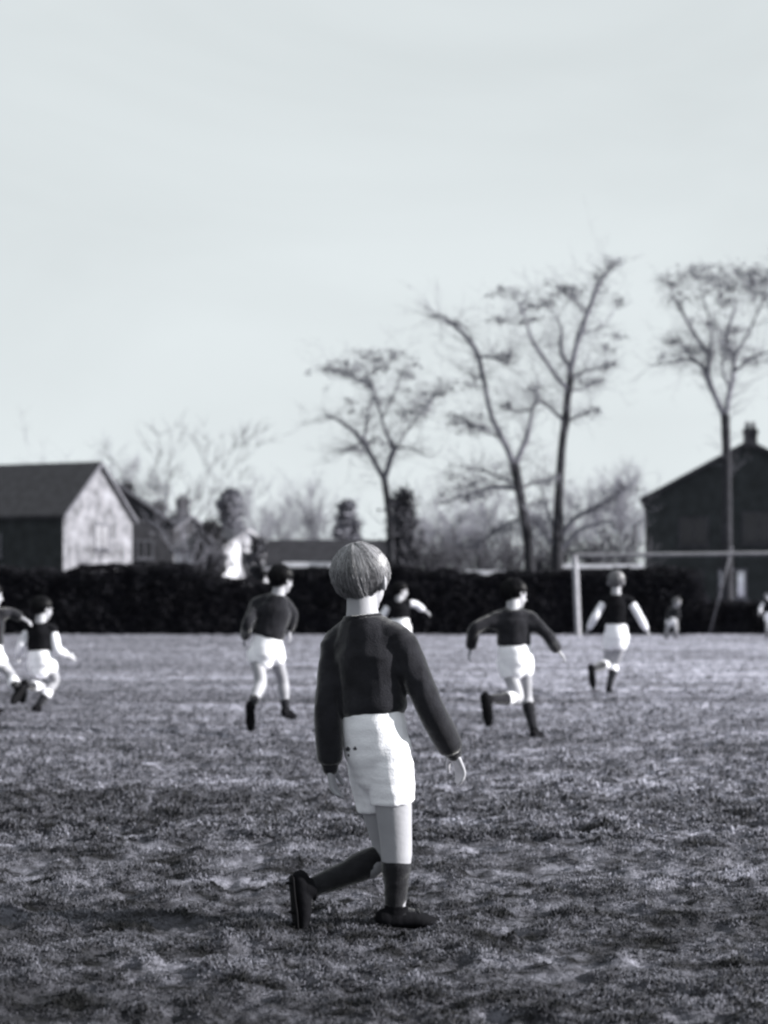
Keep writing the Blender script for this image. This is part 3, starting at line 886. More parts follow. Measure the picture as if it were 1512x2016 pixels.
def evergreen(label, px, ytop, ybot, halfw, Y, seed, shape, name, leaf=.11, n=2600, m=None):
    rn = np.random.default_rng(seed)
    sc = Y / FPX
    base = Vector((P(px, 0, Y).x, Y, 0))
    zt, zb, W = P(px, ytop, Y).z, P(px, ybot, Y).z, halfw * sc
    root = empty(name, base)
    tag(root, label, 'shrub' if name == 'shrub' else 'tree')
    T = Geo(); T.tube([base - Vector((0, 0, .1)), base + Vector((.05, 0, zt * .5)), base + Vector((0, 0, zt * .97))], [.14, .1, .02], 8, sub=3)
    T.build('trunk', M_bark, root, base=base)
    t = rn.random(n) ** .8
    nc = n // 30
    tc_ = rn.random(nc) ** .85
    prof = (lambda q: q ** .85) if shape == 'cone' else (lambda q: np.sin(np.clip(q, .02, 1) * math.pi * .86 + .1) ** .7)
    rad = prof(tc_) * W * (.55 + .5 * rn.random(nc))
    a = rn.random(nc) * 2 * math.pi
    cc = np.stack([np.cos(a) * rad, np.sin(a) * rad, zt - tc_ * (zt - zb)], 1)
    i = rn.integers(0, nc, n)
    pp = cc[i] * np.concatenate([np.repeat((.35 + .65 * rn.random(n))[:, None], 2, 1), np.ones((n, 1))], 1) + rn.normal(size=(n, 3)) * np.array([.16, .16, .10])
    pp[:, 2] = np.maximum(pp[:, 2], .05)
    V, F = leaf_cloud(pp, leaf, rn, .2)
    o = big_mesh('crown', V, F, m or M_ever)
    o.parent = root


evergreen('small dark conifer standing behind the long outbuilding roof', 683, 990, 1075, 36, 100, 3, 'cone', 'conifer', .2, 2600, mat('far_needles', g(.15), .95, .3, 2))
evergreen('dark rounded tree above the small pale cottage', 455, 968, 1045, 25, 112, 4, 'oval', 'tree', .22, 1800, mat('far_needles', g(.15), .95, .3, 2))
evergreen('tall ivy covered pointed shrub beside the trunk right of the blond head', 793, 968, 1140, 40, 52.5, 5, 'cone', 'shrub', .075, 5200)

evergreen('dark bushy evergreen between the two small cottages left of the running boy', 414, 1030, 1150, 34, 88, 6, 'oval', 'shrub', .15, 3600, mat('dark_needles', g(.03), .95, .3, 2))
evergreen('dark low bush against the right side of the small pale cottage', 508, 1062, 1150, 22, 80, 7, 'oval', 'shrub', .12, 1500, M_shrub)
bare_tree('thin bare tree standing in front of the small pale cottage', 478, 1130, 985, 40, 78, 91, 3, 3, m=M_twig, nlimb=7)
bare_tree('thin bare tree in front of the brick house with two small chimneys', 372, 1130, 990, 46, 84, 92, 3, 3, m=M_twig, nlimb=8)

# ----------------------------------------------------------------------------
# goal
# ----------------------------------------------------------------------------
GY = 45.0
gb, gt = P(1139, 1251, GY), P(1132, 1092, GY)
goal = empty('goal', (gb.x, GY, 0))
tag(goal, 'white painted football goal with square wooden posts before the hedge', 'goal')
GW = 6.4
dx = gt.x - gb.x
q = Geo(); q.tube([(0, 0, -.1), (dx, 0, gt.z)], [.075, .075], 4, cap=False); q.build('post', M_post, goal, smooth=False)
q = Geo(); q.tube([(GW, 0, -.1), (GW, 0, gt.z)], [.075, .075], 4, cap=False); q.build('post', M_post, goal, smooth=False)
q = Geo(); q.tube([(dx + .05, 0, gt.z - .02), (GW - .056, 0, gt.z + .05)], [.05, .05], 4, cap=False); q.build('crossbar', mat('bar_paint', g(.13, 1.08), .7, .25, 5), goal, smooth=False)  # bar colour darker than the posts
sx = P(1442, 1075, GY + .8).x - gb.x
q = Geo(); q.tube([(P(1396, 1250, GY + .8).x - gb.x, .8, 0), (sx, .8, P(1442, 1076, GY + .8).z)], [.02, .022], 8, cap=False); q.build('net_pole', mat('pole_paint', g(.1), .7, .2, 5), goal)

# ----------------------------------------------------------------------------
# people
# ----------------------------------------------------------------------------
M_skin = mat('skin', g(.30, 1.06), .55, .07, 9, .12, 70, spec=.3)
M_lip = mat('lips', g(.30), .5, .1, 9)
M_eye = mat('eyes', g(.03), .2, .1, 9)
M_jumper = mat('dark_wool', g(.021, 1.16), .95, .25, 18, .5, 240, sheen=.75, spec=.02)
M_vest = mat('dark_jersey', g(.010, 1.16), .95, .2, 18, .4, 200, sheen=.02, spec=.02)
M_cotton = mat('white_cotton', g(.86, 1.03), .9, .05, 14, .3, 160, sheen=.05, spec=.15)
M_sleeve = mat('white_sleeve', g(.72, 1.05), .9, .06, 14, .3, 160, spec=.15)
M_sock = mat('dark_sock', g(.022, 1.15), .95, .25, 20, .5, 260, sheen=.5, spec=.02)
M_wool_sock = mat('dark_wool_sock', g(.020, 1.12), .95, .25, 20, .5, 260, sheen=.6, spec=.02)
M_boot = mat('boot_leather', g(.006, 1.2), .8, .4, 14, .3, 60, spec=.03)
M_sole = mat('boot_sole', g(.007), .8, .3, 14, spec=.05)
def hair_mat(name, lo, hi, spec):
    m = mat(name, lo, .42, .3, 40, spec=spec)
    t = m.node_tree; b = t.nodes['Principled BSDF']
    ge = t.nodes.new('ShaderNodeNewGeometry'); r = t.nodes.new('ShaderNodeValToRGB')
    r.color_ramp.elements[0].color = (*lo, 1); r.color_ramp.elements[1].color = (*hi, 1)
    t.links.new(ge.outputs['Random Per Island'], r.inputs[0]); t.links.new(r.outputs[0], b.inputs['Base Color'])
    return m


M_blond = hair_mat('blond_hair', g(.025, 1.1), g(.36, 1.04), .4)
M_fair = hair_mat('fair_hair', g(.04, 1.1), g(.24, 1.04), .4)
M_brown = hair_mat('dark_hair', g(.004, 1.15), g(.012, 1.15), .06)
M_hbase = {'blond': mat('blond_hair_base', g(.035, 1.1), .7, .3, 30), 'fair': mat('fair_hair_base', g(.04, 1.1), .7, .3, 30), 'brown': mat('dark_hair_base', g(.006, 1.15), .7, .3, 30)}
M_coat = mat('dark_coat', g(.05), .9, .2, 10, .3, 90)
M_mud = mat('mud_spot', g(.08), .9, .3, 30)


def unit(v):
    return Vector(v).normalized()


def hand(G, wrist, d, nrm, thumb, k=1.0, curl=.5):
    """palm, four fingers of unequal length and a thumb; nrm is where the palm faces, thumb the side it leaves from"""
    d = unit(d); nrm = (Vector(nrm) - d * Vector(nrm).dot(d)).normalized(); wv = unit(thumb); wv = (wv - d * wv.dot(d) - nrm * wv.dot(nrm)).normalized()
    G.tube([wrist, wrist + d * .025 * k, wrist + d * .062 * k], [(.020 * k, .015 * k), (.029 * k, .013 * k), (.031 * k, .011 * k)], 12, side=wv, sub=3)
    for off, ln, cu in ((.024, .052, .85), (.008, .060, 1.0), (-.008, .055, 1.1), (-.023, .043, 1.25)):
        p = wrist + d * .062 * k + wv * off * k
        pts = [p]
        a = curl * cu * .45
        for seg in (.44, .32, .24):
            dd = (d * math.cos(a) + nrm * math.sin(a)).normalized()
            p = p + dd * ln * seg * k
            pts.append(p); a += curl * cu * .6
        G.tube(pts, [.0085 * k, .0080 * k, .0074 * k, .0062 * k], 8, side=wv, sub=2)
    p = wrist + d * .020 * k + wv * .022 * k
    p1 = p + (d * .6 + wv * .75 + nrm * .25).normalized() * .028 * k
    p2 = p1 + (d * .9 + wv * .25 + nrm * .35).normalized() * .022 * k
    p3 = p2 + (d * .95 + nrm * .4).normalized() * .018 * k
    G.tube([p, p1, p2, p3], [.0115 * k, .0100 * k, .0088 * k, .0070 * k], 8, sub=2)


def person(label, Y0, J, face, hair='brown', top='jumper', k=1.0, voxel=.007, hair_n=900, sock_top=.92, turnover=True, bottom='shorts', detail=False, hem_at=.45, thigh=1.0,
           palm=None, sleeve=None, group='boys playing football on the pitch', hair_len=1.0, shorts_flare=1.0, boot_light=False):
    """J: joints as (px, py, depth offset); one continuous body, clothes and hair as its parts"""
    j = {n: P(a, b_, Y0 + c) for n, (a, b_, c) in J.items()}
    up_t = (j['neck'] - j['pelvis']).normalized()
    side_s = (j['sh_r'] - j['sh_l']).normalized()
    side_h = (j['hip_r'] - j['hip_l']).normalized()
    base = Vector((j['pelvis'].x, Y0, 0))
    B = Geo()
    # trunk
    chest = j['pelvis'].lerp(j['neck'], .72); waist = j['pelvis'].lerp(j['neck'], .34)
    if 'chest' in j: chest = j['chest']
    sd = (side_s + side_h).normalized()
    B.tube([j['pelvis'] - up_t * .03 * k, waist, chest, j['neck'] - up_t * .03 * k], [(.092 * k, .064 * k), (.086 * k, .060 * k), (.100 * k, .066 * k), (.062 * k, .052 * k)], 18, side=sd, sub=4)
    B.tube([j['sh_l'], (j['sh_l'] + j['sh_r']) / 2 + up_t * .012, j['sh_r']], [.040 * k, .052 * k, .040 * k], 12, sub=3)
    # neck and head
    f = unit(face); hd = j['head']
    upv = (hd - j['neck']).normalized()
    upv = (upv * .5 + Vector((0, 0, 1)) * .5 if 'head_up' not in J else j['head_up'] - hd).normalized()
    f = (f - upv * f.dot(upv)).normalized(); rt = f.cross(upv).normalized()
    B.tube([j['neck'] - up_t * .03 * k, j['neck'].lerp(hd, .5) - f * .008 * k, hd - f * .012 * k], [.062 * k, .049 * k, .052 * k], 14, sub=3)
    for s in 'lr':
        B.tube([j['neck'] - up_t * .012 * k, j['neck'].lerp(j['sh_' + s], .5) - up_t * .004 * k, j['sh_' + s]], [.044 * k, .036 * k, .034 * k], 10, sub=3)
    B.ball(hd - f * .008 * k + upv * .022 * k, (rt * .073 * k, f * .090 * k, upv * .088 * k))
    B.ball(hd + f * .030 * k - upv * .028 * k, (rt * .058 * k, f * .055 * k, upv * .072 * k))
    B.ball(hd + f * .052 * k - upv * .082 * k, (rt * .030 * k, f * .028 * k, upv * .022 * k), 12)
    B.tube([hd + f * .083 * k + upv * .002 * k, hd + f * .100 * k - upv * .030 * k], [.007 * k, .012 * k], 8)          # nose
    B.tube([hd + f * .076 * k - rt * .035 * k + upv * .014 * k, hd + f * .084 * k + upv * .012 * k, hd + f * .076 * k + rt * .035 * k + upv * .014 * k], [.008 * k] * 3, 8, sub=2)
    B.tube([hd + f * .076 * k - rt * .020 * k - upv * .058 * k, hd + f * .084 * k - upv * .056 * k, hd + f * .076 * k + rt * .020 * k - upv * .058 * k], [.006 * k] * 3, 8, sub=2)
    eyes = [hd + f * .076 * k + rt * s * .030 * k - upv * .004 * k for s in (-1, 1)]
    for e in eyes:
        B.ball(e - f * .004 * k, (rt * .011 * k, f * .010 * k, upv * .009 * k), 10)
    for s in (-1, 1):
        B.ball(hd + rt * s * .090 * k - f * .004 * k - upv * .014 * k, ((rt * s * .55 - f * .6).normalized() * .018 * k, f * .007 * k + rt * s * .006 * k, upv * .030 * k), 12)
    # limbs
    for s in 'lr':
        B.tube([j['sh_' + s], j['sh_' + s].lerp(j['el_' + s], .45), j['el_' + s], j['el_' + s].lerp(j['wr_' + s], .35), j['wr_' + s]],
               [.040 * k, .035 * k, .030 * k, .031 * k, .020 * k], 12, sub=3)
        fa = (j['wr_' + s] - j['el_' + s]).normalized()
        hd_dir = (j['ha_' + s] - j['wr_' + s]) if 'ha_' + s in j else fa
        sgn = -1 if s == 'l' else 1
        nr = (palm or {}).get(s, -side_s * sgn)
        fw = up_t.cross(side_s) * 1.0
        hand(B, j['wr_' + s], hd_dir, nr, fw, k, .55)
        hip, kn, an = j['hip_' + s], j['kn_' + s], j['an_' + s]
        B.tube([hip, hip.lerp(kn, .45), kn, kn.lerp(an, .32), kn.lerp(an, .62), an],
               [.058 * k, .057 * k * thigh, .048 * k * thigh, .049 * k, .039 * k, .029 * k], 14, sub=3)
        B.tube([an, j['to_' + s].lerp(an, .3)], [.026 * k, .020 * k], 10)
    body = B.build('person', [M_skin, M_eye, M_lip], None, base=base, voxel=voxel, relax=9 if detail else 5)
    body.location = base
    tag(body, label, 'person', group)
    me = body.data
    n = len(me.polygons)
    cc = np.empty(n * 3); me.polygons.foreach_get('center', cc); cc = cc.reshape(-1, 3) + np.array(tuple(base))
    mi = np.zeros(n, int)
    for e in eyes:
        mi[np.linalg.norm(cc - np.array(tuple(e + f * .003)), axis=1) < .0085 * k] = 1
    mi[np.linalg.norm((cc - np.array(tuple(hd + f * .082 * k - upv * .057 * k))) * np.array([.6, .6, 1.6]), axis=1) < .014 * k] = 2
    me.polygons.foreach_set('material_index', mi)

    # ---- upper garment
    hem = j['pelvis'].lerp(j['neck'], .205)

    def wr_j(co):
        p = co
        s1 = np.array([20, 20, 6.0]); s2 = np.array([9, 9, 16.0])
        q = p @ np.array([[.94, 0, .34], [0, 1, 0], [-.34, 0, .94]]).T
        a = .5 - np.abs(fbm(p * np.array([17, 17, 4.0]), 2, 4))
        b_ = .5 - np.abs(fbm(q * np.array([8, 8, 15.0]) + 5, 2, 8))
        hz = np.clip(((co + np.array(tuple(base)) - np.array(tuple(hem))) @ np.array(tuple(up_t)) - .01) / .07, 0, 1)
        return (.007 * a + .008 * b_ - .005) * k * hz
    Jm = Geo()
    nk = j['neck'] + up_t * .004 * k
    bl = j['pelvis'].lerp(j['neck'], .29)
    Jm.tube([hem, bl, waist.lerp(chest, .3), chest, chest.lerp(nk, .55), nk],
            [(.112 * k, .088 * k), (.134 * k, .106 * k), (.132 * k, .100 * k), (.140 * k, .100 * k), (.104 * k, .082 * k), (.072 * k, .067 * k)], 20, side=sd, sub=4, cap=False)
    for s in 'lr':
        Jm.tube([j['neck'] - up_t * .016 * k, j['neck'].lerp(j['sh_' + s], .5) - up_t * .006 * k, j['sh_' + s]], [.052 * k, .050 * k, .052 * k], 12, sub=3)
    Jm.tube([j['sh_l'], (j['sh_l'] + j['sh_r']) / 2 + up_t * .016, j['sh_r']], [.050 * k, .060 * k, .050 * k], 12, sub=3)
    sl_m = {'jumper': M_jumper, 'vest': M_sleeve, 'coat': M_coat}[top]
    tor_m = {'jumper': M_jumper, 'vest': M_vest, 'coat': M_coat}[top]
    SL = []
    for s in 'lr':
        a, e, w_ = j['sh_' + s], j['el_' + s], j['wr_' + s]
        pts = [a, a.lerp(e, .4), e, e.lerp(w_, .45), e.lerp(w_, .84), e.lerp(w_, .97)]
        rad = [.056 * k, .052 * k, .047 * k, .048 * k, .044 * k, .029 * k]
        if top == 'jumper' or top == 'coat':
            Jm.tube(pts, rad, 14, sub=4, cap=False)
            Jm.tube([chest.lerp(a, .6), chest.lerp(a, .5).lerp(e, .25), a.lerp(e, .5)], [.070 * k, .060 * k, .046 * k], 12, sub=3)
        else:
            Jm.tube([a, a.lerp(e, .12)], [.054 * k, .050 * k], 14)
            g2 = Geo(); g2.tube([a.lerp(e, .05), a.lerp(e, .4), e, e.lerp(w_, .5), e.lerp(w_, .95)], [.046 * k, .047 * k, .045 * k, .043 * k, .032 * k], 14, sub=4, cap=False)
            SL.append(g2)
    garment = {'jumper': 'jumper', 'vest': 'shirt', 'coat': 'jacket'}[top]
    jo = Jm.build(garment, tor_m, body, base=base, voxel=voxel, relax=16 if detail else 6, wrinkle=wr_j)
    for g2 in SL:
        g2.build('sleeve', sl_m, jo, base=base, voxel=voxel, relax=3, wrinkle=wr_j)
    if detail:                                          # ribbed neckline, cuffs and hem
        rb = Geo(); rb.tube([j['neck'] - up_t * .012 * k, j['neck'] + up_t * .006 * k, j['neck'] + up_t * .013 * k], [.069 * k, .067 * k, .063 * k], 24, side=side_s, cap=False)
        rb.build('collar_rib', M_jumper, jo, base=base, voxel=.004, relax=2)
        for s in 'lr':
            e, w_ = j['el_' + s], j['wr_' + s]
            rb = Geo(); rb.tube([e.lerp(w_, .86), e.lerp(w_, .93), e.lerp(w_, 1.02)], [.031 * k, .030 * k, .027 * k], 18, cap=True)
            rb.build('cuff', M_jumper, jo, base=base, voxel=.004, relax=2)
    # ---- shorts or trousers
    def wr_s(co):
        a = .5 - np.abs(fbm(co * np.array([7, 7, 22.0]) + 3, 2, 14))
        b_ = .5 - np.abs(fbm(co * np.array([15, 15, 5.0]), 2, 18))
        return (.006 * a + .006 * b_ - .003) * k
    Sh = Geo()
    mid_h = (j['hip_l'] + j['hip_r']) / 2
    pts0 = [j['pelvis'].lerp(j['neck'], .31), j['pelvis'].lerp(j['neck'], .10), mid_h - up_t * .02 * k, mid_h - up_t * .075 * k]
    Sh.tube(pts0, [(.117 * k, .091 * k), (.126 * k, .102 * k), (.122 * k, .107 * k), (.094 * k, .088 * k)], 20, side=side_h, sub=4, cap=True)
    for s in 'lr':
        hip, kn, an = j['hip_' + s], j['kn_' + s], j['an_' + s]
        if bottom == 'shorts':
            Sh.tube([hip + up_t * .02 * k, hip.lerp(kn, hem_at * .5), hip.lerp(kn, hem_at * .85), hip.lerp(kn, hem_at)],
                    [.074 * k, .077 * k * shorts_flare, .074 * k * shorts_flare, .072 * k * shorts_flare], 18, sub=3, cap=False)
        else:
            Sh.tube([hip + up_t * .02 * k, hip.lerp(kn, .5), kn, kn.lerp(an, .5), an + Vector((0, 0, .0))], [.088 * k, .082 * k, .068 * k, .066 * k, .062 * k], 16, sub=3, cap=False)
    sm_ = M_cotton if bottom == 'shorts' else M_jumper
    sh = Sh.build('shorts' if bottom == 'shorts' else 'trousers', [sm_, M_mud], body, base=base, voxel=voxel, relax=22 if detail else 9, wrinkle=wr_s)
    if detail:
        me = sh.data; n = len(me.polygons)
        cc = np.empty(n * 3); me.polygons.foreach_get('center', cc); cc = cc.reshape(-1, 3) + np.array(tuple(base))
        mi = np.zeros(n, int)
        ppx = CX + cc[:, 0] * FPX / cc[:, 1]; ppy = HOR - (cc[:, 2] - H0) * FPX / cc[:, 1]
        for (a, b_, r_) in ((685, 1475, 4.5), (699, 1474, 4), (686, 1487, 2.5)):
            mi[((ppx - a) ** 2 + (ppy - b_) ** 2 < r_ ** 2) & (cc[:, 1] < Y0 + .02)] = 1
        me.polygons.foreach_set('material_index', mi)
    # ---- socks and boots
    for s in 'lr':
        kn, an, to = j['kn_' + s], j['an_' + s], j['to_' + s]
        shin = (kn - an).normalized()
        if bottom == 'shorts':
            so_ = Geo()
            t0 = 1 - sock_top
            pts = [kn.lerp(an, t0)] + [kn.lerp(an, q) for q in (max(t0 + .05, .32), max(t0 + .1, .62))] + [an, an.lerp(to, .35)]
            so_.tube(pts, [.047 * k if t0 < .35 else .042 * k, .051 * k if t0 < .35 else .041 * k, .041 * k if t0 < .65 else .036 * k, .032 * k, .029 * k], 14, sub=3, cap=False)
            sk = so_.build('sock', M_wool_sock if detail else M_sock, body, base=base, voxel=voxel * .8, relax=3, wrinkle=lambda co: .0022 * fbm(co * np.array([14, 14, 50.0]), 2, 3))
            if turnover is True or (turnover and s in turnover):
                tv = Geo(); tv.tube([kn.lerp(an, t0 - .03), kn.lerp(an, t0 + .10), kn.lerp(an, t0 + .20)], [.0495 * k, .0525 * k, .0535 * k], 18, cap=False)
                tv.build('turnover', M_cotton, sk, base=base, voxel=voxel * .8, relax=2)
        fd = (to - an).normalized()
        upf = (shin - fd * shin.dot(fd)).normalized()
        fd = (fd * .95 + upf * .28).normalized(); upf = (shin - fd * shin.dot(fd)).normalized()
        sdf = fd.cross(upf)
        L_ = (to - an).length + .035 * k
        heel = an - fd * .040 * k - upf * .028 * k
        bo = Geo()
        bo.tube([heel + upf * .004 * k, heel + fd * L_ * .28 + upf * .008 * k, heel + fd * L_ * .62 + upf * .002 * k, heel + fd * L_ * .90 - upf * .006 * k],
                [(.031 * k, .032 * k), (.034 * k, .036 * k), (.040 * k, .029 * k), (.030 * k, .021 * k)], 16, side=sdf, sub=4)
        bo.tube([heel + fd * .036 * k + upf * .005 * k, an + upf * .018 * k + shin * .005], [(.034 * k, .040 * k), (.036 * k, .040 * k)], 14, side=sdf, cap=False)
        bt = bo.build('boot', M_boot, body, base=base, voxel=voxel * .8, relax=3)
        so2 = Geo()
        so2.tube([heel - upf * .026 * k, heel + fd * L_ * .3 - upf * .027 * k, heel + fd * L_ * .65 - upf * .027 * k, heel + fd * L_ * .93 - upf * .026 * k],
                 [(.030 * k, .007 * k), (.029 * k, .007 * k), (.039 * k, .007 * k), (.026 * k, .007 * k)], 14, side=sdf, sub=3)
        if detail:
            for (a, b_) in ((.05, .6), (.05, -.6), (.62, .7), (.62, -.7), (.85, .5), (.85, -.5)):
                c0 = heel + fd * L_ * a + sdf * b_ * .028 * k - upf * .030 * k
                so2.tube([c0, c0 - upf * .011 * k], [.007 * k, .005 * k], 8, cap=False)
        so2.build('sole', M_sole, bt, base=base)
        if detail:
            lc = Geo()
            for q_ in (.42, .50, .58):
                c0 = heel + fd * L_ * q_ + upf * .038 * k
                lc.tube([c0 - sdf * .02 * k - upf * .008 * k, c0, c0 + sdf * .02 * k - upf * .008 * k], [.0028] * 3, 6)
            lc.build('laces', M_sock, bt, base=base)
    # ---- hair: strands running from the crown
    rn = np.random.default_rng(int(abs(base.x) * 100) + 3)
    hm = {'blond': M_blond, 'fair': M_fair, 'brown': M_brown}[hair]
    hc = np.array(tuple(hd - f * .010 * k + upv * .020 * k))
    A = np.array([tuple(rt), tuple(f), tuple(upv)])
    ax = np.array([.083, .101, .098]) * k
    th_p = math.radians(22)
    pole = np.array([0, -math.sin(th_p), math.cos(th_p)]); e1 = np.array([1.0, 0, 0]); e2 = np.cross(pole, e1)
    n = hair_n
    phi = rn.random(n) * 2 * math.pi
    fr = np.sin(phi)                                   # +1 toward the brow
    end = np.interp(fr, [-1, -.6, -.1, .35, .7, 1], [2.16, 2.12, 1.98, 1.74, 1.50, 1.36]) * hair_len + rn.normal(size=n) * .10
    start = rn.random(n) ** 1.3 * .72 * end
    start[: n // 5] = .02
    wav = fbm(np.stack([phi * 3, start * 3, phi * 0], 1), 3, 12)
    clump = (np.floor(phi * 6 + wav) + rn.random(n) * .25 + .4) / 6
    seg = 9
    lay = 1.03 + .03 * rn.random(n) + .04 * (fbm(np.stack([phi * 5, phi * 0, phi * 0 + start * 2], 1), 3, 6) + .5)
    V = np.zeros((n, seg, 3)); rad_v = np.zeros((n, seg))
    wid = (.0014 if detail else .0042) * k
    for i in range(seg):
        t_ = i / (seg - 1)
        th = start + (end - start) * t_
        ph = phi + (clump - phi) * (.14 if detail else .35) * t_ + wav * t_ * .3 + .06 * np.sin(phi * 3)
        d = np.cos(th)[:, None] * pole + np.sin(th)[:, None] * (np.cos(ph)[:, None] * e1 + np.sin(ph)[:, None] * e2)
        lift = lay * (1.0 + .07 * np.sin(np.minimum(th, 1.6)) + .03 * np.sin(phi * 5.3)) - .15 * np.clip(th - 1.25, 0, 1) * np.clip(.6 - fr, 0, 1) - .10 * np.clip(fr, 0, 1) * np.clip(th, 0, 1) + .05 * (rn.random(n) < .04) * t_
        V[:, i] = hc + (d * (ax * 1.0) * lift[:, None]) @ A
        rad_v[:, i] = wid * (1.0 - .55 * t_)
    T = np.gradient(V, axis=1); T /= np.linalg.norm(T, axis=2)[:, :, None] + 1e-9
    out = V - hc; out /= np.linalg.norm(out, axis=2)[:, :, None]
    bi = np.cross(T, out); bi /= np.linalg.norm(bi, axis=2)[:, :, None] + 1e-9
    rings = []
    for a in (0, 2.094, 4.189):
        rings.append(V + (out * math.cos(a) + bi * math.sin(a)) * rad_v[:, :, None])
    VV = np.stack(rings, 2).reshape(-1, 3) - np.array(tuple(base))
    idx = np.arange(n * seg * 3).reshape(n, seg, 3)
    F = []
    for a in range(3):
        b_ = (a + 1) % 3
        F.append(np.stack([idx[:, :-1, a].ravel(), idx[:, :-1, b_].ravel(), idx[:, 1:, b_].ravel(), idx[:, 1:, a].ravel()], 1))
    ho = big_mesh('hair', VV, np.concatenate(F), hm, smooth=True)
    ho.parent = body
    # scalp hair mass under the strands
    cp = Geo()
    Vc, Fc = [], []
    nu, nv = 44, 18
    for i in range(nv + 1):
        for q_ in range(nu):
            ph = 2 * math.pi * q_ / nu
            e_ = np.interp(math.sin(ph), [-1, -.6, -.1, .35, .7, 1], [1.98, 1.95, 1.84, 1.60, 1.38, 1.24]) * hair_len
            th = e_ * i / nv + .001
            d = math.cos(th) * pole + math.sin(th) * (math.cos(ph) * e1 + math.sin(ph) * e2)
            lf = (1.03 + .07 * math.sin(min(th, 1.6))) - .15 * max(0, th - 1.25) * min(1, max(0, .6 - math.sin(ph))) - .10 * max(0, math.sin(ph)) * min(1, th)
            Vc.append(hc + (d * ax * lf) @ A)
    for i in range(nv):
        for q_ in range(nu):
            Fc.append((i * nu + q_, (i + 1) * nu + q_, (i + 1) * nu + (q_ + 1) % nu, i * nu + (q_ + 1) % nu))
    cp.add(Vc, Fc)
    cp.build('hair_base', M_hbase[hair], ho, base=base)
    return body


# the blond boy in front
person('blond bowl haired boy from behind in dark jumper and white shorts, largest figure', 5.98, dict(
    head=(714, 1142, .02), neck=(714, 1217, .0), pelvis=(738, 1462, .0), chest=(722, 1295, 0),
    sh_l=(664, 1268, .05), sh_r=(788, 1262, -.05), el_l=(646, 1392, -.02), el_r=(848, 1396, -.07), wr_l=(650, 1510, -.02), wr_r=(893, 1482, .0),
    ha_l=(657, 1558, -.01), ha_r=(912, 1530, .03), hip_l=(720, 1468, .05), hip_r=(766, 1470, -.04),
    kn_l=(765, 1682, .10), an_l=(607, 1753, .0), to_l=(593, 1832, -.03), kn_r=(780, 1664, -.01), an_r=(780, 1794, .0), to_r=(866, 1826, .04)),
    face=(.55, .84, 0), hair='blond', k=1.0, voxel=.0042, hair_n=8500, detail=True, sock_top=.86, turnover=False, hem_at=.57, thigh=1.12,
    palm={'l': (1, -.2, 0), 'r': (-.7, -.4, -.2)})
person('dark haired boy in dark jumper running, face turned right, left of the blond boy', 14.3, dict(
    head=(555, 1142, .02), neck=(548, 1172, 0), pelvis=(522, 1280, 0),
    sh_l=(506, 1188, .04), sh_r=(562, 1190, .02), el_l=(488, 1228, -.1), el_r=(576, 1210, .06), wr_l=(482, 1256, .08), wr_r=(569, 1242, .10), ha_r=(571, 1258, .12),
    hip_l=(503, 1282, .0), hip_r=(540, 1280, 0), kn_l=(514, 1344, -.06), an_l=(494, 1394, -.34), to_l=(494, 1440, -.34),
    kn_r=(556, 1338, .18), an_r=(563, 1398, .20), to_r=(580, 1414, .34)),
    face=(.78, .62, 0), hair='brown', voxel=.0085, k=.98, sock_top=.38, hem_at=.36, turnover=False)
person('boy in dark jumper running with both arms flung wide, right of the blond boy', 13.6, dict(
    head=(1014, 1170, .06), neck=(1010, 1202, 0), pelvis=(1013, 1292, 0),
    sh_l=(980, 1216, .0), sh_r=(1044, 1216, .0), el_l=(934, 1238, -.05), el_r=(1079, 1252, -.05), wr_l=(926, 1278, .02), wr_r=(1098, 1281, .06),
    ha_r=(1114, 1298, .08), hip_l=(995, 1302, .02), hip_r=(1030, 1292, 0), kn_l=(1020, 1374, -.02), an_l=(962, 1378, -.22), to_l=(960, 1430, -.24),
    kn_r=(1036, 1372, .14), an_r=(1052, 1440, .0), to_r=(1070, 1454, .12)),
    face=(.85, .5, 0), hair='brown', voxel=.0085, k=1.0, sock_top=.80, turnover='l', hem_at=.42)
person('fair haired boy in dark vest shirt with white sleeves running towards the goal', 19.5, dict(
    head=(1213, 1146, .03), neck=(1213, 1172, 0), pelvis=(1214, 1246, 0),
    sh_l=(1190, 1184, .02), sh_r=(1241, 1184, -.02), el_l=(1172, 1214, -.05), el_r=(1259, 1214, -.05), wr_l=(1159, 1238, .05), wr_r=(1273, 1240, .05),
    hip_l=(1202, 1250, .01), hip_r=(1227, 1250, -.01), kn_l=(1196, 1306, .14), an_l=(1166, 1318, -.26), to_l=(1167, 1356, -.30),
    kn_r=(1210, 1308, .12), an_r=(1199, 1354, .0), to_r=(1201, 1364, .16)),
    face=(.3, .95, 0), hair='fair', top='vest', voxel=.009, k=.98, sock_top=.9)
person('boy in dark vest shirt with white sleeves crouching as he runs, near the left edge', 16.4, dict(
    head=(84, 1199, .04), neck=(80, 1228, 0), pelvis=(80, 1298, -.02),
    sh_l=(56, 1240, .03), sh_r=(104, 1240, -.02), el_l=(42, 1270, -.05), el_r=(113, 1280, -.06), wr_l=(37, 1290, .08), wr_r=(133, 1290, .0),
    hip_l=(68, 1304, .02), hip_r=(94, 1303, -.02), kn_l=(84, 1352, .10), an_l=(50, 1350, -.28), to_l=(43, 1384, -.30),
    kn_r=(108, 1340, .10), an_r=(74, 1392, .0), to_r=(82, 1408, .15)),
    face=(.75, .6, -.1), hair='brown', top='vest', voxel=.009, k=.95, sock_top=.62)
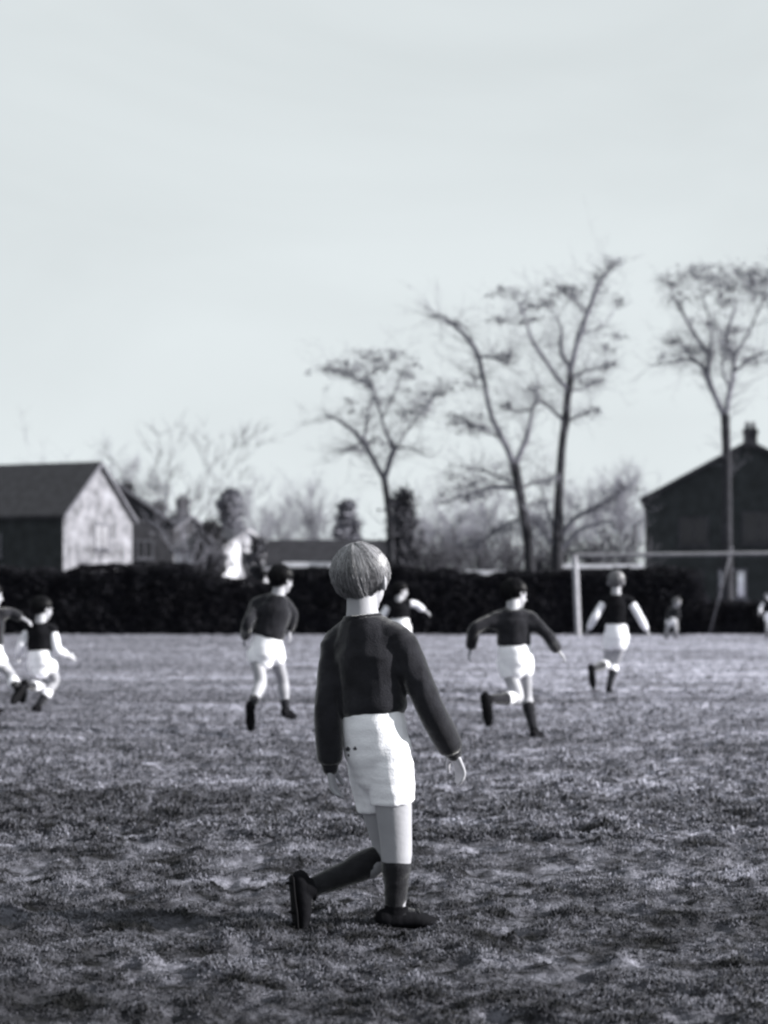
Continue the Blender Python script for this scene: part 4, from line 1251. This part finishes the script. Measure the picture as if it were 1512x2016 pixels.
person('boy cut off by the left edge stretching his arm towards the crouching runner', 16.2, dict(
    head=(-16, 1172, .04), neck=(-20, 1204, 0), pelvis=(-22, 1290, 0),
    sh_l=(-48, 1216, .02), sh_r=(4, 1208, .0), el_l=(-62, 1250, -.05), el_r=(20, 1206, .05), wr_l=(-58, 1285, .05), wr_r=(44, 1217, .05),
    ha_r=(60, 1226, .05), hip_l=(-38, 1296, .02), hip_r=(-8, 1294, 0), kn_l=(-22, 1345, .10), an_l=(-12, 1395, .0), to_l=(10, 1406, .10),
    kn_r=(18, 1325, .06), an_r=(36, 1360, -.22), to_r=(24, 1385, -.30)),
    face=(.85, .5, 0), hair='brown', voxel=.009, k=1.0, sock_top=.55)
person('boy half hidden behind the blond boy, throwing one arm out to the right', 21.0, dict(
    head=(788, 1164, .03), neck=(786, 1186, 0), pelvis=(787, 1228, 0),
    sh_l=(766, 1192, .02), sh_r=(804, 1188, 0), el_l=(752, 1215, -.02), el_r=(818, 1190, .02), wr_l=(762, 1240, .05), wr_r=(836, 1202, .04),
    hip_l=(776, 1234, .02), hip_r=(798, 1234, 0), kn_l=(772, 1290, .1), an_l=(770, 1335, -.02), to_l=(778, 1346, .1),
    kn_r=(800, 1288, .14), an_r=(806, 1330, -.02), to_r=(815, 1342, .1)),
    face=(.9, .3, 0), hair='brown', voxel=.009, k=.9, top='vest')
person('far goalkeeper bending forward inside the goal, seen small before the hedge', 42.0, dict(
    head=(1333, 1186, -.05), neck=(1329, 1196, 0), pelvis=(1322, 1220, .05),
    sh_l=(1320, 1200, .1), sh_r=(1334, 1201, -.08), el_l=(1315, 1212, .0), el_r=(1336, 1211, -.15), wr_l=(1318, 1222, -.1), wr_r=(1333, 1221, -.2),
    hip_l=(1318, 1221, .08), hip_r=(1327, 1221, -.02), kn_l=(1314, 1238, .0), an_l=(1311, 1252, .05), to_l=(1315, 1256, -.12),
    kn_r=(1331, 1238, -.08), an_r=(1329, 1252, .0), to_r=(1333, 1256, -.14)),
    face=(.75, -.6, -.2), hair='fair', voxel=.011, k=.95, top='jumper', sock_top=.3, turnover=False)
person('far boy in white at the right edge, raising a hand before the hedge', 42.0, dict(
    head=(1511, 1172, .0), neck=(1512, 1182, 0), pelvis=(1515, 1212, 0),
    sh_l=(1505, 1186, .02), sh_r=(1521, 1187, 0), el_l=(1498, 1196, -.02), el_r=(1526, 1199, 0), wr_l=(1496, 1206, -.1), wr_r=(1528, 1210, 0),
    hip_l=(1511, 1214, .02), hip_r=(1519, 1214, 0), kn_l=(1511, 1233, -.06), an_l=(1511, 1251, .0), to_l=(1508, 1256, -.12),
    kn_r=(1521, 1233, .06), an_r=(1523, 1251, .0), to_r=(1527, 1256, -.12)),
    face=(-.6, -.7, 0), hair='brown', voxel=.011, k=.95, top='vest', sock_top=.3, turnover=False)
